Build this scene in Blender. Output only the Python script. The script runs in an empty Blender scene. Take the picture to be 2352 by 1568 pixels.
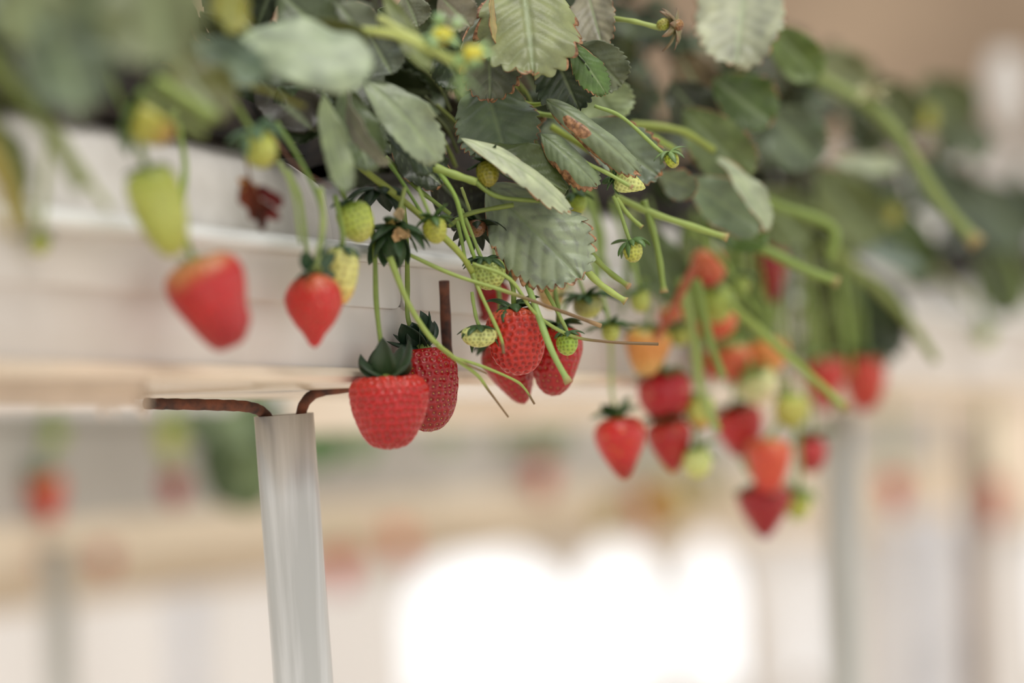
import bpy, math, random
import numpy as np
from mathutils import Vector, Matrix, noise

random.seed(7); rng = np.random.default_rng(7)
C = bpy.context.scene.collection
# ------------------------------------------------------------------ camera, world, lights
FPX = 5553.0
PITCH, ROLL = math.radians(2.9), math.radians(3.0)
CAM = np.array([0.0, 0.0, 1.25])
_f = np.array([0, math.cos(PITCH), math.sin(PITCH)])
_u0 = np.array([0, -math.sin(PITCH), math.cos(PITCH)])
_r0 = np.array([1.0, 0, 0])
_r = math.cos(ROLL)*_r0 - math.sin(ROLL)*_u0
_u = math.cos(ROLL)*_u0 + math.sin(ROLL)*_r0
cd = bpy.data.cameras.new('camera'); cam = bpy.data.objects.new('camera', cd); C.objects.link(cam)
cam.matrix_world = Matrix(((_r[0], _u[0], -_f[0], CAM[0]), (_r[1], _u[1], -_f[1], CAM[1]), (_r[2], _u[2], -_f[2], CAM[2]), (0, 0, 0, 1)))
cd.sensor_width = 36.0; cd.lens = FPX*36/2352; cd.clip_start = 0.05; cd.clip_end = 200
FOCUS = 1.145
cd.dof.use_dof = True; cd.dof.focus_distance = FOCUS; cd.dof.aperture_fstop = 2.3
bpy.context.scene.camera = cam
sc = bpy.context.scene
sc.view_settings.view_transform = 'Standard'; sc.view_settings.look = 'None'
sc.view_settings.exposure = 0.0; sc.view_settings.gamma = 1.0
try: sc.view_settings.use_curve_mapping = False
except Exception: pass
sc.cycles.use_denoising = True
sc.cycles.max_bounces = 8; sc.cycles.caustics_reflective = False; sc.cycles.caustics_refractive = False
w = bpy.data.worlds.new('world'); sc.world = w; w.use_nodes = True
nt = w.node_tree; bg = nt.nodes['Background']
tc = nt.nodes.new('ShaderNodeTexCoord'); sx = nt.nodes.new('ShaderNodeSeparateXYZ'); cr = nt.nodes.new('ShaderNodeValToRGB')
nt.links.new(tc.outputs['Generated'], sx.inputs[0])
mr = nt.nodes.new('ShaderNodeMapRange'); mr.inputs[1].default_value = -1; mr.inputs[2].default_value = 1
nt.links.new(sx.outputs['Z'], mr.inputs[0]); nt.links.new(mr.outputs[0], cr.inputs[0]); nt.links.new(cr.outputs[0], bg.inputs[0])
cr.color_ramp.elements[0].position = 0.3; cr.color_ramp.elements[0].color = (0.5, 0.45, 0.40, 1)
cr.color_ramp.elements[1].position = 0.44; cr.color_ramp.elements[1].color = (1.0, 0.99, 0.98, 1)
e = cr.color_ramp.elements.new(.54); e.color = (1.0, 0.99, 0.98, 1)
e = cr.color_ramp.elements.new(.66); e.color = (0.36, 0.36, 0.36, 1)
e = cr.color_ramp.elements.new(1.0); e.color = (0.50, 0.51, 0.52, 1)
bg.inputs[1].default_value = 1.55
def sun(name, direction, strength, angle, col):
    l = bpy.data.lights.new(name, 'SUN'); l.energy = strength; l.angle = math.radians(angle); l.color = col
    o = bpy.data.objects.new(name, l); C.objects.link(o)
    o.rotation_euler = Vector(direction).to_track_quat('-Z', 'Y').to_euler(); o.location = (0, 0, 6)
sun('sun_light', (-0.22, 0.5, -1.0), 2.15, 36, (1.0, 0.97, 0.92))

# ------------------------------------------------------------------ helpers
def P(px, py, z):
    """point of the place that lies z metres in front of the lens on the given sight line"""
    return CAM + z*(_f + (px-1176)/FPX*_r - (py-784)/FPX*_u)
def zf(px): return 0.61/(0.503-(px-1176)/FPX)          # depth of the fruit line along the gutter
def zw(px): return 0.6412/(0.503-(px-1176)/FPX)        # depth of the gutter's near wall
def nrm(v): v = np.asarray(v, float); return v/(np.linalg.norm(v)+1e-12)
_d = nrm(_f + 0.503*_r - 0.0243*_u)
U = nrm([_d[0], _d[1], 0]); N = np.array([-U[1], U[0], 0]); Z = np.array([0, 0, 1.0])
G0 = P(900, 585, 1.16); G0 = np.array([G0[0], G0[1], CAM[2]])
def G(u, n, h): return G0 + u*U + n*N + h*Z
def lin(c): return tuple(((x/255)/12.92 if x/255 <= .04045 else ((x/255+.055)/1.055)**2.4) for x in c)

def thing(name, label, cat, loc, group=None):
    o = bpy.data.objects.new(name, None); C.objects.link(o); o.location = loc; o.empty_display_size = .01
    o['label'] = label; o['category'] = cat
    if group: o['group'] = group
    return o
def tag(o, label, cat, group=None, kind=None):
    o['label'] = label; o['category'] = cat
    if group: o['group'] = group
    if kind: o['kind'] = kind
    return o
def mk(name, V, F, m, parent=None, cols=None, attrs=None, uv=None, smooth=True, origin=None):
    V = np.asarray(V, float)
    if parent is not None: org = np.array(parent.location) if parent.type == 'EMPTY' else np.array(parent.get('_org', (0, 0, 0)))
    else: org = V.mean(0) if origin is None else np.asarray(origin)
    me = bpy.data.meshes.new(name)
    me.from_pydata((V-org).tolist(), [], [tuple(int(i) for i in f) for f in F])
    if cols is not None:
        a = me.color_attributes.new('Col', 'FLOAT_COLOR', 'POINT')
        cc = np.ones((len(V), 4)); cc[:, :3] = cols; a.data.foreach_set('color', cc.ravel())
    for k, v in (attrs or {}).items():
        a = me.attributes.new(k, 'FLOAT', 'POINT'); a.data.foreach_set('value', np.asarray(v, float))
    if uv is not None:
        l = me.uv_layers.new(name='UVMap'); vi = np.zeros(len(me.loops), int); me.loops.foreach_get('vertex_index', vi)
        l.data.foreach_set('uv', np.asarray(uv, float)[vi].ravel())
    if smooth: me.polygons.foreach_set('use_smooth', [True]*len(me.polygons))
    me.materials.append(m); me.update()
    o = bpy.data.objects.new(name, me); C.objects.link(o)
    if parent is not None: o.parent = parent
    else: o.location = org
    return o
def grid_faces(nu, nv, closed=False):
    F = []
    for i in range(nu-1):
        for j in range(nv if closed else nv-1):
            k = (j+1) % nv
            F.append((i*nv+j, i*nv+k, (i+1)*nv+k, (i+1)*nv+j))
    return F
def smoothstep(a, b, x): t = np.clip((x-a)/(b-a), 0, 1); return t*t*(3-2*t)
def spline(pts, n):
    """Catmull-Rom through points"""
    p = np.asarray(pts, float)
    if len(p) == 2: t = np.linspace(0, 1, n)[:, None]; return p[0]*(1-t)+p[1]*t
    q = np.vstack([2*p[0]-p[1], p, 2*p[-1]-p[-2]]); out = []
    for t in np.linspace(0, len(p)-1-1e-9, n):
        i = int(t); s = t-i; a, b, c, d = q[i], q[i+1], q[i+2], q[i+3]
        out.append(.5*((2*b)+(-a+c)*s+(2*a-5*b+4*c-d)*s*s+(-a+3*b-3*c+d)*s**3))
    return np.array(out)
def tube(pts, radii, seg=10, cap=True):
    p = np.asarray(pts, float); n = len(p); radii = np.asarray(radii)
    T = np.gradient(p, axis=0); V = []
    a = nrm(np.cross(T[0], [0.31, 0.9, 0.2]))
    for i in range(n):
        t = nrm(T[i]); a = nrm(a-np.dot(a, t)*t); b = np.cross(t, a)
        for k in range(seg):
            th = 2*math.pi*k/seg; V.append(p[i]+radii[i]*(math.cos(th)*a+math.sin(th)*b))
    F = grid_faces(n, seg, True)
    if cap:
        F.append(tuple(range(seg))[::-1]); F.append(tuple((n-1)*seg+k for k in range(seg)))
    return np.array(V), F

# ------------------------------------------------------------------ materials
def newmat(name):
    m = bpy.data.materials.new(name); m.use_nodes = True
    n = m.node_tree.nodes; return m, n, m.node_tree.links, n['Principled BSDF']
def noisy(name, c1, c2, scale=20, rough=.6, metal=0, bump=0, stretch=(1, 1, 1), spec=.5, transl=0, detail=4):
    m, n, l, b = newmat(name)
    t = n.new('ShaderNodeTexCoord'); mp = n.new('ShaderNodeMapping'); mp.inputs['Scale'].default_value = stretch
    l.new(t.outputs['Object'], mp.inputs[0])
    z = n.new('ShaderNodeTexNoise'); z.inputs['Scale'].default_value = scale; z.inputs['Detail'].default_value = detail
    l.new(mp.outputs[0], z.inputs['Vector'])
    r = n.new('ShaderNodeValToRGB'); r.color_ramp.elements[0].position = .35; r.color_ramp.elements[1].position = .68
    r.color_ramp.elements[0].color = (*lin(c1), 1); r.color_ramp.elements[1].color = (*lin(c2), 1)
    l.new(z.outputs[0], r.inputs[0]); l.new(r.outputs[0], b.inputs['Base Color'])
    b.inputs['Roughness'].default_value = rough; b.inputs['Metallic'].default_value = metal
    b.inputs['Specular IOR Level'].default_value = spec
    if bump:
        bp = n.new('ShaderNodeBump'); bp.inputs['Strength'].default_value = bump; bp.inputs['Distance'].default_value = .001
        l.new(z.outputs[0], bp.inputs['Height']); l.new(bp.outputs[0], b.inputs['Normal'])
    if transl:
        tr = n.new('ShaderNodeBsdfTranslucent'); l.new(r.outputs[0], tr.inputs[0]); mx = n.new('ShaderNodeMixShader')
        mx.inputs[0].default_value = transl; l.new(b.outputs[0], mx.inputs[1]); l.new(tr.outputs[0], mx.inputs[2])
        l.new(mx.outputs[0], n['Material Output'].inputs[0])
    return m
def leaf_mat():
    m, n, l, b = newmat('strawberry_leaf')
    a = n.new('ShaderNodeAttribute'); a.attribute_name = 'Col'
    bu = n.new('ShaderNodeAttribute'); bu.attribute_name = 'burn'
    ve = n.new('ShaderNodeAttribute'); ve.attribute_name = 'vein'
    t = n.new('ShaderNodeTexCoord')
    z = n.new('ShaderNodeTexNoise'); z.inputs['Scale'].default_value = 120; z.inputs['Detail'].default_value = 5; l.new(t.outputs['Object'], z.inputs['Vector'])
    z2 = n.new('ShaderNodeTexNoise'); z2.inputs['Scale'].default_value = 420; z2.inputs['Detail'].default_value = 3; l.new(t.outputs['Object'], z2.inputs['Vector'])
    r = n.new('ShaderNodeValToRGB'); r.color_ramp.elements[0].position = .3; r.color_ramp.elements[1].position = .7
    r.color_ramp.elements[0].color = (.72, .72, .78, 1); r.color_ramp.elements[1].color = (1.12, 1.12, 1.1, 1); l.new(z.outputs[0], r.inputs[0])
    mu = n.new('ShaderNodeMix'); mu.data_type = 'RGBA'; mu.blend_type = 'MULTIPLY'; mu.inputs[0].default_value = 1
    l.new(a.outputs['Color'], mu.inputs[6]); l.new(r.outputs[0], mu.inputs[7])
    mv = n.new('ShaderNodeMix'); mv.data_type = 'RGBA'; l.new(ve.outputs['Fac'], mv.inputs[0]); l.new(mu.outputs[2], mv.inputs[6]); mv.inputs[7].default_value = (*lin((150, 165, 120)), 1)
    # scorched rim
    ad = n.new('ShaderNodeMath'); ad.operation = 'ADD'; l.new(bu.outputs['Fac'], ad.inputs[0])
    sb = n.new('ShaderNodeMath'); sb.operation = 'MULTIPLY_ADD'; l.new(z.outputs[0], sb.inputs[0]); sb.inputs[1].default_value = .5; sb.inputs[2].default_value = -.25; l.new(sb.outputs[0], ad.inputs[1])
    br = n.new('ShaderNodeMapRange'); br.inputs[1].default_value = .5; br.inputs[2].default_value = .62; l.new(ad.outputs[0], br.inputs[0])
    bc = n.new('ShaderNodeValToRGB'); bc.color_ramp.elements[0].color = (*lin((108, 74, 50)), 1); bc.color_ramp.elements[1].color = (*lin((190, 142, 100)), 1)
    bc.color_ramp.elements[0].position = .35; bc.color_ramp.elements[1].position = .65; l.new(z2.outputs[0], bc.inputs[0])
    mb = n.new('ShaderNodeMix'); mb.data_type = 'RGBA'; l.new(br.outputs[0], mb.inputs[0]); l.new(mv.outputs[2], mb.inputs[6]); l.new(bc.outputs[0], mb.inputs[7])
    l.new(mb.outputs[2], b.inputs['Base Color']); b.inputs['Roughness'].default_value = .42; b.inputs['Specular IOR Level'].default_value = .5
    bp = n.new('ShaderNodeBump'); bp.inputs['Strength'].default_value = .35; bp.inputs['Distance'].default_value = .0006
    l.new(z2.outputs[0], bp.inputs['Height']); l.new(bp.outputs[0], b.inputs['Normal'])
    tr = n.new('ShaderNodeBsdfTranslucent'); hs = n.new('ShaderNodeHueSaturation'); hs.inputs['Saturation'].default_value = 1.5; hs.inputs['Value'].default_value = 1.5
    l.new(mb.outputs[2], hs.inputs['Color']); l.new(hs.outputs[0], tr.inputs[0])
    mx = n.new('ShaderNodeMixShader'); mx.inputs[0].default_value = .17; l.new(b.outputs[0], mx.inputs[1]); l.new(tr.outputs[0], mx.inputs[2])
    l.new(mx.outputs[0], n['Material Output'].inputs[0])
    return m
def vcol_mat(name, rough=.45, bump=.3, scale=600, transl=.15, sss=0, spec=.5, coat=0, vary=.15):
    m, n, l, b = newmat(name)
    a = n.new('ShaderNodeAttribute'); a.attribute_name = 'Col'
    t = n.new('ShaderNodeTexCoord'); z = n.new('ShaderNodeTexNoise'); z.inputs['Scale'].default_value = scale; l.new(t.outputs['Object'], z.inputs['Vector'])
    r = n.new('ShaderNodeValToRGB'); r.color_ramp.elements[0].color = (1-vary,)*3+(1,); r.color_ramp.elements[1].color = (1+vary,)*3+(1,); l.new(z.outputs[0], r.inputs[0])
    mu = n.new('ShaderNodeMix'); mu.data_type = 'RGBA'; mu.blend_type = 'MULTIPLY'; mu.inputs[0].default_value = 1
    l.new(a.outputs['Color'], mu.inputs[6]); l.new(r.outputs[0], mu.inputs[7]); l.new(mu.outputs[2], b.inputs['Base Color'])
    b.inputs['Roughness'].default_value = rough; b.inputs['Specular IOR Level'].default_value = spec
    b.inputs['Coat Weight'].default_value = coat; b.inputs['Coat Roughness'].default_value = .25
    if sss:
        b.inputs['Subsurface Weight'].default_value = sss; b.inputs['Subsurface Scale'].default_value = .004
        b.inputs['Subsurface Radius'].default_value = (1, .25, .15)
    bp = n.new('ShaderNodeBump'); bp.inputs['Strength'].default_value = bump; bp.inputs['Distance'].default_value = .0004
    l.new(z.outputs[0], bp.inputs['Height']); l.new(bp.outputs[0], b.inputs['Normal'])
    if transl:
        tr = n.new('ShaderNodeBsdfTranslucent'); l.new(mu.outputs[2], tr.inputs[0]); mx = n.new('ShaderNodeMixShader'); mx.inputs[0].default_value = transl
        l.new(b.outputs[0], mx.inputs[1]); l.new(tr.outputs[0], mx.inputs[2]); l.new(mx.outputs[0], n['Material Output'].inputs[0])
    return m
M_leaf = leaf_mat()
M_berry = vcol_mat('strawberry_skin', rough=.3, bump=.1, scale=900, transl=0, sss=.10, coat=.12, spec=.42, vary=.08)
M_stem = vcol_mat('green_stem', rough=.5, bump=.2, scale=300, transl=.1)
M_calyx = vcol_mat('calyx_green', rough=.4, bump=.25, scale=700, transl=.15)
M_white = noisy('white_plastic', (205, 196, 186), (224, 218, 212), 9, .42, spec=.4)
M_lip = noisy('glossy_white_rim', (214, 212, 206), (232, 232, 228), 14, .3, stretch=(1, 1, 4))
M_under = noisy('cream_underside', (220, 200, 176), (232, 216, 194), 6, .25)
M_film = noisy('cream_film', (205, 186, 164), (226, 208, 186), 24, .35, transl=.35, bump=.3)
M_bag = noisy('white_grow_bag', (188, 182, 174), (216, 211, 204), 20, .4, bump=.5)
M_peat = noisy('dark_peat', (20, 15, 11), (46, 36, 26), 160, .95, bump=.8)  # dark backdrop: shade between the leaves deepened in the peat colour
M_alu = noisy('weathered_aluminium', (176, 177, 174), (214, 215, 214), 26, .4, metal=.3, stretch=(4, 4, .14), bump=.05)
M_rust = noisy('rusty_steel', (58, 44, 40), (122, 72, 50), 130, .75, metal=.2, bump=.8)
M_ground = noisy('pale_ground', (206, 194, 178), (228, 217, 202), .8, .9)
M_wall = noisy('greenhouse_film', (228, 223, 218), (242, 238, 234), .9, .6, stretch=(3, 3, .4), transl=.2)
M_tan = noisy('tan_board', (206, 190, 166), (220, 205, 182), 3, .6)
M_grey = noisy('grey_plastic', (160, 154, 145), (182, 177, 168), 3, .55)
M_roof_shade = noisy('brown_roof_shade', (116, 98, 80), (166, 144, 120), .8, .9, stretch=(1, 1, 1))  # brown tint painted for the roof shading on the end wall
M_galv = noisy('galvanised_post', (168, 168, 162), (206, 206, 200), 12, .5, metal=.1, stretch=(4, 4, .3))
M_dry = vcol_mat('withered_tissue', rough=.8, bump=.6, scale=500, transl=.15)

# ------------------------------------------------------------------ leaves
def leaf_geo(P0, P1, wpx_m, roll=0, bend=.5, curl=.6, fold=0, col=(95, 120, 85), burn=0, teeth=11, res=(30, 21), veins=1, spots=0, side_bias=0, obl=.55, seed=None, wave=.06, bside=0, patch=None):
    """one leaflet from base P0 to tip P1 (world), max width in metres"""
    nu, nv = res
    r = np.random.default_rng(seed if seed is not None else rng.integers(1e6))
    su = np.linspace(0, 1, nu)[:, None]; u = 1-(1-su)**1.5; v = np.linspace(-1, 1, nv)[None, :]; v = np.sign(v)*np.abs(v)**.85
    wu = np.where(u < obl, np.sin(np.pi/2*np.clip(u/obl, 0, 1))**.72, (1-np.clip((u-obl)/(1-obl), 0, 1)**2.4)**.62)
    wu = np.maximum(wu, .03)
    saw = (su*teeth*(1+.03*v)+.3*r.normal()) % 1.0
    tz = (np.abs(np.sin(np.pi*saw**1.25))**.6-.62)*1.1*np.abs(v)**5*smoothstep(.15, .3, su)*(nu > 20)
    tooth = 1+.15*tz
    hw = .5*wpx_m
    s = v*wu*hw*tooth*(1+side_bias*v)
    ut = u + .03*np.abs(v)**2*wu + .05*tz      # side rows sweep toward the tip
    # across section: curl (arc) and fold
    if abs(curl) > 1e-3:
        R = hw/curl; x = R*np.sin(s/R); zc = R*(1-np.cos(s/R))
    else: x = s+0*u; zc = 0*s
    zc = zc+np.abs(x)*math.tan(fold); x = x*math.cos(min(abs(fold), 1.2))
    L = 1.0
    ang = bend*(ut-.5); # integrate
    if abs(bend) > 1e-3: sy = np.sin(ang)/bend+math.sin(bend/2)/bend; sz = (1-np.cos(ang))/bend-(1-math.cos(bend/2))/bend
    else: sy = ut; sz = 0*ut
    P0 = np.asarray(P0, float); P1 = np.asarray(P1, float); A = P1-P0; Ln = np.linalg.norm(A); ax = A/Ln
    chord = 2*math.sin(bend/2)/bend if abs(bend) > 1e-3 else 1
    k = Ln/chord
    toc = nrm(CAM-(P0+P1)/2); sd = nrm(np.cross(ax, toc)); no = np.cross(sd, ax)
    ro = math.radians(roll); sd2 = sd*math.cos(ro)+no*math.sin(ro); no2 = -sd*math.sin(ro)+no*math.cos(ro)
    # vein relief
    NV = 8; ph = (u*NV - np.abs(v)*2.0*(.6+.4*wu)); q = np.abs(((ph) % 1.0)-.5)*2    # 1 at vein
    quilt = (1-q**2)*.02*wpx_m*veins*np.clip(np.abs(v)*6, 0, 1)*(1-np.abs(v)**4)
    mid = np.exp(-(v*wu/.035)**2)
    relief = quilt - mid*.02*wpx_m*veins
    f1, f2 = r.uniform(0, 6.28, 2)
    wv = wave*wpx_m*np.abs(v)**2*(np.sin(u*11+f1+2*v)+.6*np.sin(u*19+f2))
    cz = sz*k; na = np.cos(ang); nb = -np.sin(ang)
    H = zc+relief+wv
    pos = (P0[None, None, :] + (sy*k)[..., None]*ax + (cz)[..., None]*no2 + x[..., None]*sd2
           + (H*na)[..., None]*no2 + (H*nb)[..., None]*ax)
    V = pos.reshape(-1, 3)
    edge = np.maximum(np.abs(v)+0*u, smoothstep(.82, 1.0, u)+0*v)
    nz = np.array([[noise.noise(Vector((a*3+f1*9, b*2.5, f2))) for b in v[0]] for a in u[:, 0]])
    bn = np.zeros((nu, nv))
    if burn > 0:
        nb2 = np.array([[noise.noise(Vector((a*6+f2*5, b*3, f1+4))) for b in v[0]] for a in u[:, 0]])
        bn = smoothstep(1-burn*(.9+1.3*nb2), 1.0, edge)*.95
        bn = bn*smoothstep(-.42, .05, nb2)
        if bside: bn = np.maximum(bn*smoothstep(-.5, .1, v*bside), smoothstep(1-burn, 1-burn*.6, v*bside+.25*nb2)*smoothstep(.25, .45, u)*.95)
        if patch: bn = np.maximum(bn, .95*smoothstep(1.15, .8, np.hypot((u-patch[0])/patch[2], (v-patch[1])/patch[3])+.5*nb2))
    base = np.array(lin(col))*np.array([1.08, .95, .80])
    cc = np.ones((nu, nv, 3))*base
    cc *= (1+.25*nz)[..., None]
    if spots:
        nz2 = np.array([[noise.noise(Vector((a*9+f2*7, b*7, f1))) for b in v[0]] for a in u[:, 0]])
        sm = smoothstep(.12, .4, nz2)*spots; cc = cc*(1-sm[..., None])+np.array(lin((86, 80, 92)))*sm[..., None]
    vein = np.clip(mid*.75 + (q**10)*.28*(1-np.abs(v)**3)*veins, 0, 1)*(.25+.75*veins)
    return V, grid_faces(nu, nv), cc.reshape(-1, 3), {'burn': bn.ravel(), 'vein': vein.ravel()*.8}
def add_leaf(parent, P0, P1, w, name='leaf', label=None, **k):
    V, F, cc, at = leaf_geo(P0, P1, w, **k)
    if parent is None: return V, F, cc, at
    o = mk(name, V, F, M_leaf, parent, cc, at)
    sl = o.modifiers.new('s', 'SOLIDIFY'); sl.thickness = .00035; sl.offset = 0
    if label: o['label'] = label
    return o
def pxw(px, z): return px*z/FPX

# ------------------------------------------------------------------ the plants (crown of each one at the base of its leaves)
plants = {}
def plant(key, label, px, dz=.05, py=300, group='strawberry plants along the near gutter'):
    z = zw(px)+dz
    plants[key] = thing('strawberry_plant', label, 'strawberry plant', P(px, py, z), group)
plant('A', 'blurred strawberry plant at the near left end of the gutter with very large dim leaves', 220, py=250)
plant('B', 'strawberry plant left of centre with a pale cupped oval leaf over the white grow bag', 640, py=250)
plant('C', 'strawberry plant above the two frontmost ripe berries with dark arching leaves', 930, py=280)
plant('D', 'strawberry plant in sharp focus at centre with brown scorched leaf edges', 1270, py=300)
plant('E', 'strawberry plant just right of centre with a pale ribbed leaf standing high', 1680, py=320)
plant('F', 'dim strawberry plant at the far right with a big round dark leaf hanging low', 2060, py=380)
def pick(px): return plants['A' if px < 430 else 'B' if px < 790 else 'C' if px < 1080 else 'D' if px < 1530 else 'E' if px < 1850 else 'F']

GR = (88, 112, 84); GREY = (118, 134, 112); PALE = (168, 186, 160); DK = (52, 70, 44); OL = (84, 100, 48); BR = (84, 118, 48); BLUE = (104, 126, 112)  # DK: leaves behind, darkened to paint the shade of the gaps
def up(p, d=250): return (p[0]-10, p[1]-d)
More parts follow.
